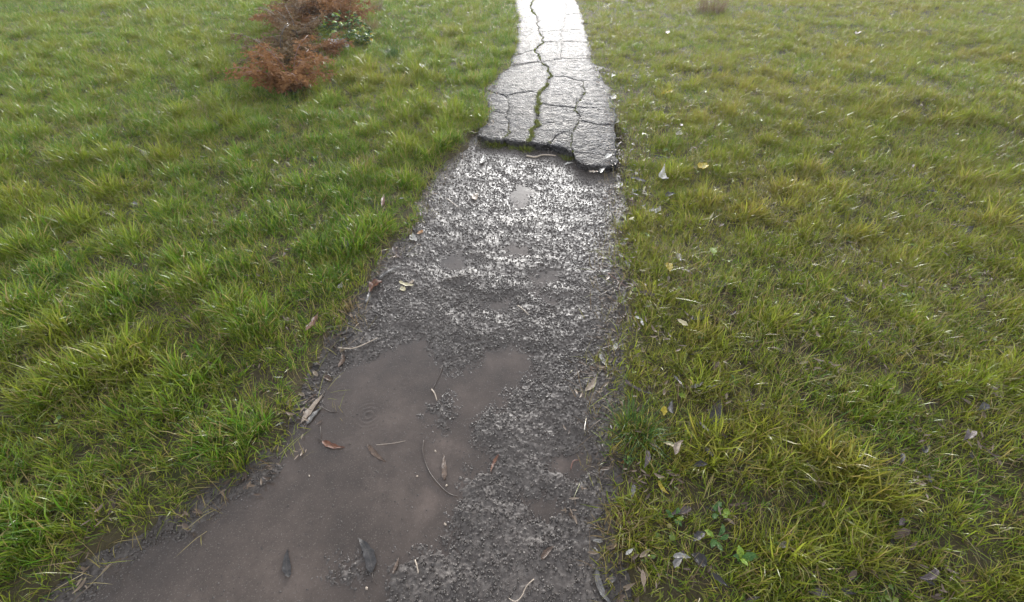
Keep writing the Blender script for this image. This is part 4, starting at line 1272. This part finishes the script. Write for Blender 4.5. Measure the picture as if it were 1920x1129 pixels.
WEEDS = [(588, 207, 'round leaved bright weed in the upper left grass', 5, .07, .045, 'green', .9, 'round'),
         (596, 312, 'leafy green weed standing in the left grass beside a big tussock', 7, .10, .03, 'green', .9, 'broad'),
         (548, 222, 'low dark weed at the shaded hollow of the left grass', 6, .12, .05, 'dkgreen', .4, 'broad'),
         (1338, 1018, 'pale green toothed weed in the lower right grass', 5, .085, .035, 'green', .35, 'broad'),
         (1344, 970, 'round leaved weed above the toothed one on the right', 5, .05, .04, 'green', .3, 'round'),
         (1378, 1058, 'broad leaved green weed at the lower right', 4, .10, .045, 'green', .7, 'broad'),
         (1311, 638, 'clover like weed in the middle right grass', 5, .045, .035, 'green', .3, 'round'),
         (1372, 728, 'upright single weed with narrow green leaves at the right', 3, .09, .022, 'green', 1.2, 'broad'),
         (1262, 975, 'small green weed left of the purplish curled leaf', 6, .05, .028, 'green', .3, 'broad'),
         (1190, 552, 'tiny leaved weed beside the broad purplish leaf', 8, .028, .018, 'green', .4, 'round'),
         (1177, 868, 'tiny green weed beside the orange scrap', 7, .025, .016, 'green', .4, 'round'),
         (690, 385, 'small green weed hidden in the left tussocks near the path', 5, .05, .03, 'green', .6, 'round')]
for k, (a, b, lb, nn_, L, W, mt, el, sh) in enumerate(WEEDS):
    rosette(a, b, lb, nn_, L * 0.48, W * 0.48, mt, el, shape=sh, seed=k + 1, dz=0.012)


# ------------------------------------------------------------------ dead bracken and bush, upper left
def bracken(a, b, label, nst, H, spread, seed, mat='rust', stemmat=None, group=None):
    r = random.Random(seed); z = 0.08
    x, y = G(a, b, z); z = surf_z(x, y) - 0.01
    root = empty('dead_bracken_plant', (x, y, z)); tag(root, label, 'plant', group)
    for k in range(nst):
        az = k * 6.283 / nst + r.uniform(-.6, .6); L = H * r.uniform(.75, 1.2); P = []; p = Vector((r.gauss(0, .03), r.gauss(0, .03), 0))
        el = r.uniform(0.75, 1.5)
        for q in range(9):
            P.append(tuple(p)); e = el - spread * (q / 8) ** 1.4 * r.uniform(0.8, 1.2)
            p = p + Vector((math.cos(az) * math.cos(e), math.sin(az) * math.cos(e), math.sin(e))) * (L / 8)
        SV, SF = tube_geo(P, .006, .0025, 5)
        st = new_mesh('stem', SV, SF, stemmat or M_TWIG_R, root)
        V = []; F = []; C = []
        for q in range(2, 9):
            c = Vector(P[q]); fl = L * 0.34 * (1 - 0.6 * (q / 8)) + 0.03
            for sd in (-1, 1):
                for sub in range(2):
                    a2 = az + sd * r.uniform(0.7, 1.5); e2 = r.uniform(-0.7, 0.3)
                    dv = Vector((math.cos(a2) * math.cos(e2), math.sin(a2) * math.cos(e2), math.sin(e2)))
                    m = 4
                    for j in range(m):
                        pp = c + dv * fl * (j + .5) / m + Vector((0, 0, -0.10 * fl * (j / m) ** 2))
                        for s2 in (-1, 1):
                            w = fl * 0.24 * (1 - j / (m + 1)); pv = dv.cross(Vector((r.gauss(0, .3), r.gauss(0, .3), 1))).normalized() * s2
                            tip = pp + pv * w + dv * w * 0.3 + Vector((0, 0, r.gauss(-.2, .4) * w)); hw = dv * fl / m * 0.42
                            i0 = len(V); V += [tuple(pp - hw), tuple(pp + hw), tuple(tip + hw * .35), tuple(tip - hw * .35)]
                            F.append((i0, i0 + 1, i0 + 2, i0 + 3)); C += [(.6, j / m, 0, 1)] * 4
        tag(thin_mesh('frond', V, F, C, LM[mat], st), kind='stuff')
    return root


BR = [(548, 168, 'rusty dead bracken clump standing lowest on the upper left verge', 15, .60, 1.3, 'rust'),
      (612, 108, 'small rusty bracken clump just left of the pale grey leaf', 14, .34, 1.4, 'rust'),
      (565, 98, 'loose brown bracken with bent stems behind the lowest clump', 13, .60, 1.1, 'umber'),
      (652, 52, 'tall reddish bracken rising behind the dark green bush', 14, .85, 0.8, 'rust'),
      (592, 52, 'dark brown bracken heap behind the bent stems', 14, .65, 1.4, 'umber'),
      (532, 128, 'tan bracken clump left of and behind the lowest rusty clump', 13, .55, 1.5, 'fawn'),
      (618, 40, 'tan and bent bracken left of the tall reddish one', 11, .7, 1.1, 'fawn'),
      (545, 60, 'rusty bracken far up the left verge behind tan straw', 13, .6, 1.4, 'rust'),
      (565, 28, 'brown bracken at the very back of the thicket', 12, .7, 1.2, 'umber')]
for k, (a, b, lb, nst, H, sp, mt) in enumerate(BR):
    bracken(a, b, lb, nst, H, sp, k + 1, mt, M_TWIG_R if mt == 'rust' else M_TWIG_D)
twig([(583, 85), (600, 60), (617, 30)], .006, .004, M_TWIG_D, 'dark bare stem leaning through the bracken', name='bare_stem', z0=None)


def bush(a, b, label, n, H, Rr, mats, seed, L=.09, W=.05, cat='bush', name='leafy_bush'):
    r = random.Random(seed); z = 0.08
    x, y = G(a, b, z); z = surf_z(x, y) - 0.01
    root = empty(name, (x, y, z)); tag(root, label, cat)
    for k in range(5):
        az = k * 1.26 + r.uniform(-.4, .4); P = [(0, 0, 0), (math.cos(az) * Rr * .3, math.sin(az) * Rr * .3, H * .5), (math.cos(az) * Rr * .7, math.sin(az) * Rr * .7, H * .9)]
        SV, SF = tube_geo(P, .004, .002, 5); new_mesh('stem', SV, SF, M_DUFF, root)
    for k in range(n):
        V, F, C = leaf_geo(L * r.uniform(.6, 1.2), W * r.uniform(.7, 1.2), -0.3, 0.25, r.uniform(-.7, .7), seed * 200 + k, nu=6, shape='broad', wavy=.12)
        o = thin_mesh('leaf', V, F, C, LM[r.choice(mats)], root)
        a2 = r.uniform(0, 6.28); rr = Rr * math.sqrt(r.random()); o.location = (rr * math.cos(a2), rr * math.sin(a2), H * r.uniform(.15, 1.0) * (1 - .4 * (rr / Rr) ** 2))
        o.rotation_euler = (r.gauss(0, .35), r.uniform(-.5, .5), a2 + r.gauss(0, .7))
    return root


bush(652, 84, 'dark green leafy bush among the rusty bracken', 170, .48, .34, ['dkgreen', 'dkgreen', 'green', 'dkgreen', 'lime'], 3)
bush(676, 80, 'low olive green bush on the right of the dark one', 60, .22, .17, ['dkgreen', 'green', 'lime', 'yellow'], 4)
fallen(622, 92, 634, 72, .45, 'silver', 'large pale grey leaf hanging below the dark green bush', shape='broad', dz=.10)
fallen(636, 90, 630, 76, .5, 'silver', 'second pale grey leaf overlapping the large hanging one', shape='broad', dz=.12)


def tussock_plant(a, b, label, mat, n, H, Rr, seed):
    z = 0.07; x, y = G(a, b, z); z = surf_z(x, y) - 0.005
    me = blades_mesh('grass_tussock', mat, seed, n, Rr, H * .6, H * 1.1, .003, .005, 1.1, .5)
    o = bpy.data.objects.new('grass_tussock', me); COL.objects.link(o); o.location = (x, y, z)
    tag(o, label, 'grass tussock')
    return o


M_GR2 = mat_leaf('tussock_green', (0.030, 0.080, 0.015), (0.07, 0.14, 0.02), (0.05, 0.1, 0.02), 0.32, 0.3)
M_ST2 = mat_leaf('tussock_straw', (0.17, 0.115, 0.05), (0.28, 0.20, 0.10), (0.2, 0.15, 0.07), 0.4, 0.25)
M_BR2 = mat_leaf('tussock_brown', (0.11, 0.065, 0.035), (0.19, 0.125, 0.07), (0.2, 0.13, 0.07), 0.45, 0.25)
tussock_plant(693, 58, 'straw coloured grass tussock right of the olive bush', M_ST2, 260, .24, .14, 1)
tussock_plant(705, 22, 'dark brown dead tussock at the top left edge of the picture', M_BR2, 240, .30, .14, 2)
tussock_plant(1335, 24, 'brown dead grass tussock at the top of the right verge', M_BR2, 420, .40, .28, 3)
for q, (ta, tb, tl) in enumerate(((560, 60, 'dry brown tussock between the bracken clumps'), (625, 30, 'dry brown tussock before the tall bracken'), (540, 105, 'pale straw tussock behind the lowest bracken clump'),
                              (585, 85, 'straw tussock left of the dark green bush'), (610, 140, 'low straw tussock beside the lowest bracken clump'))):
    tussock_plant(ta, tb, tl, M_BR2 if q % 2 == 0 else M_ST2, 150, .20, .12, 20 + q)
tussock_plant(738, 108, 'tall fresh green tussock in the upper left grass', M_GR2, 160, .22, .09, 4)
tussock_plant(686, 310, 'big tussock with straw tips left of the broken edge', M_ST2, 60, .16, .08, 5)
tussock_plant(1196, 800, 'big spreading green tuft at the right path edge', M_GR2, 120, .17, .06, 6)
tussock_plant(1165, 985, 'yellow straw tuft at the lower right path edge', M_ST2, 70, .10, .05, 7)
tussock_plant(655, 575, 'yellowing tuft leaning over the left path edge', M_ST2, 50, .12, .07, 8)
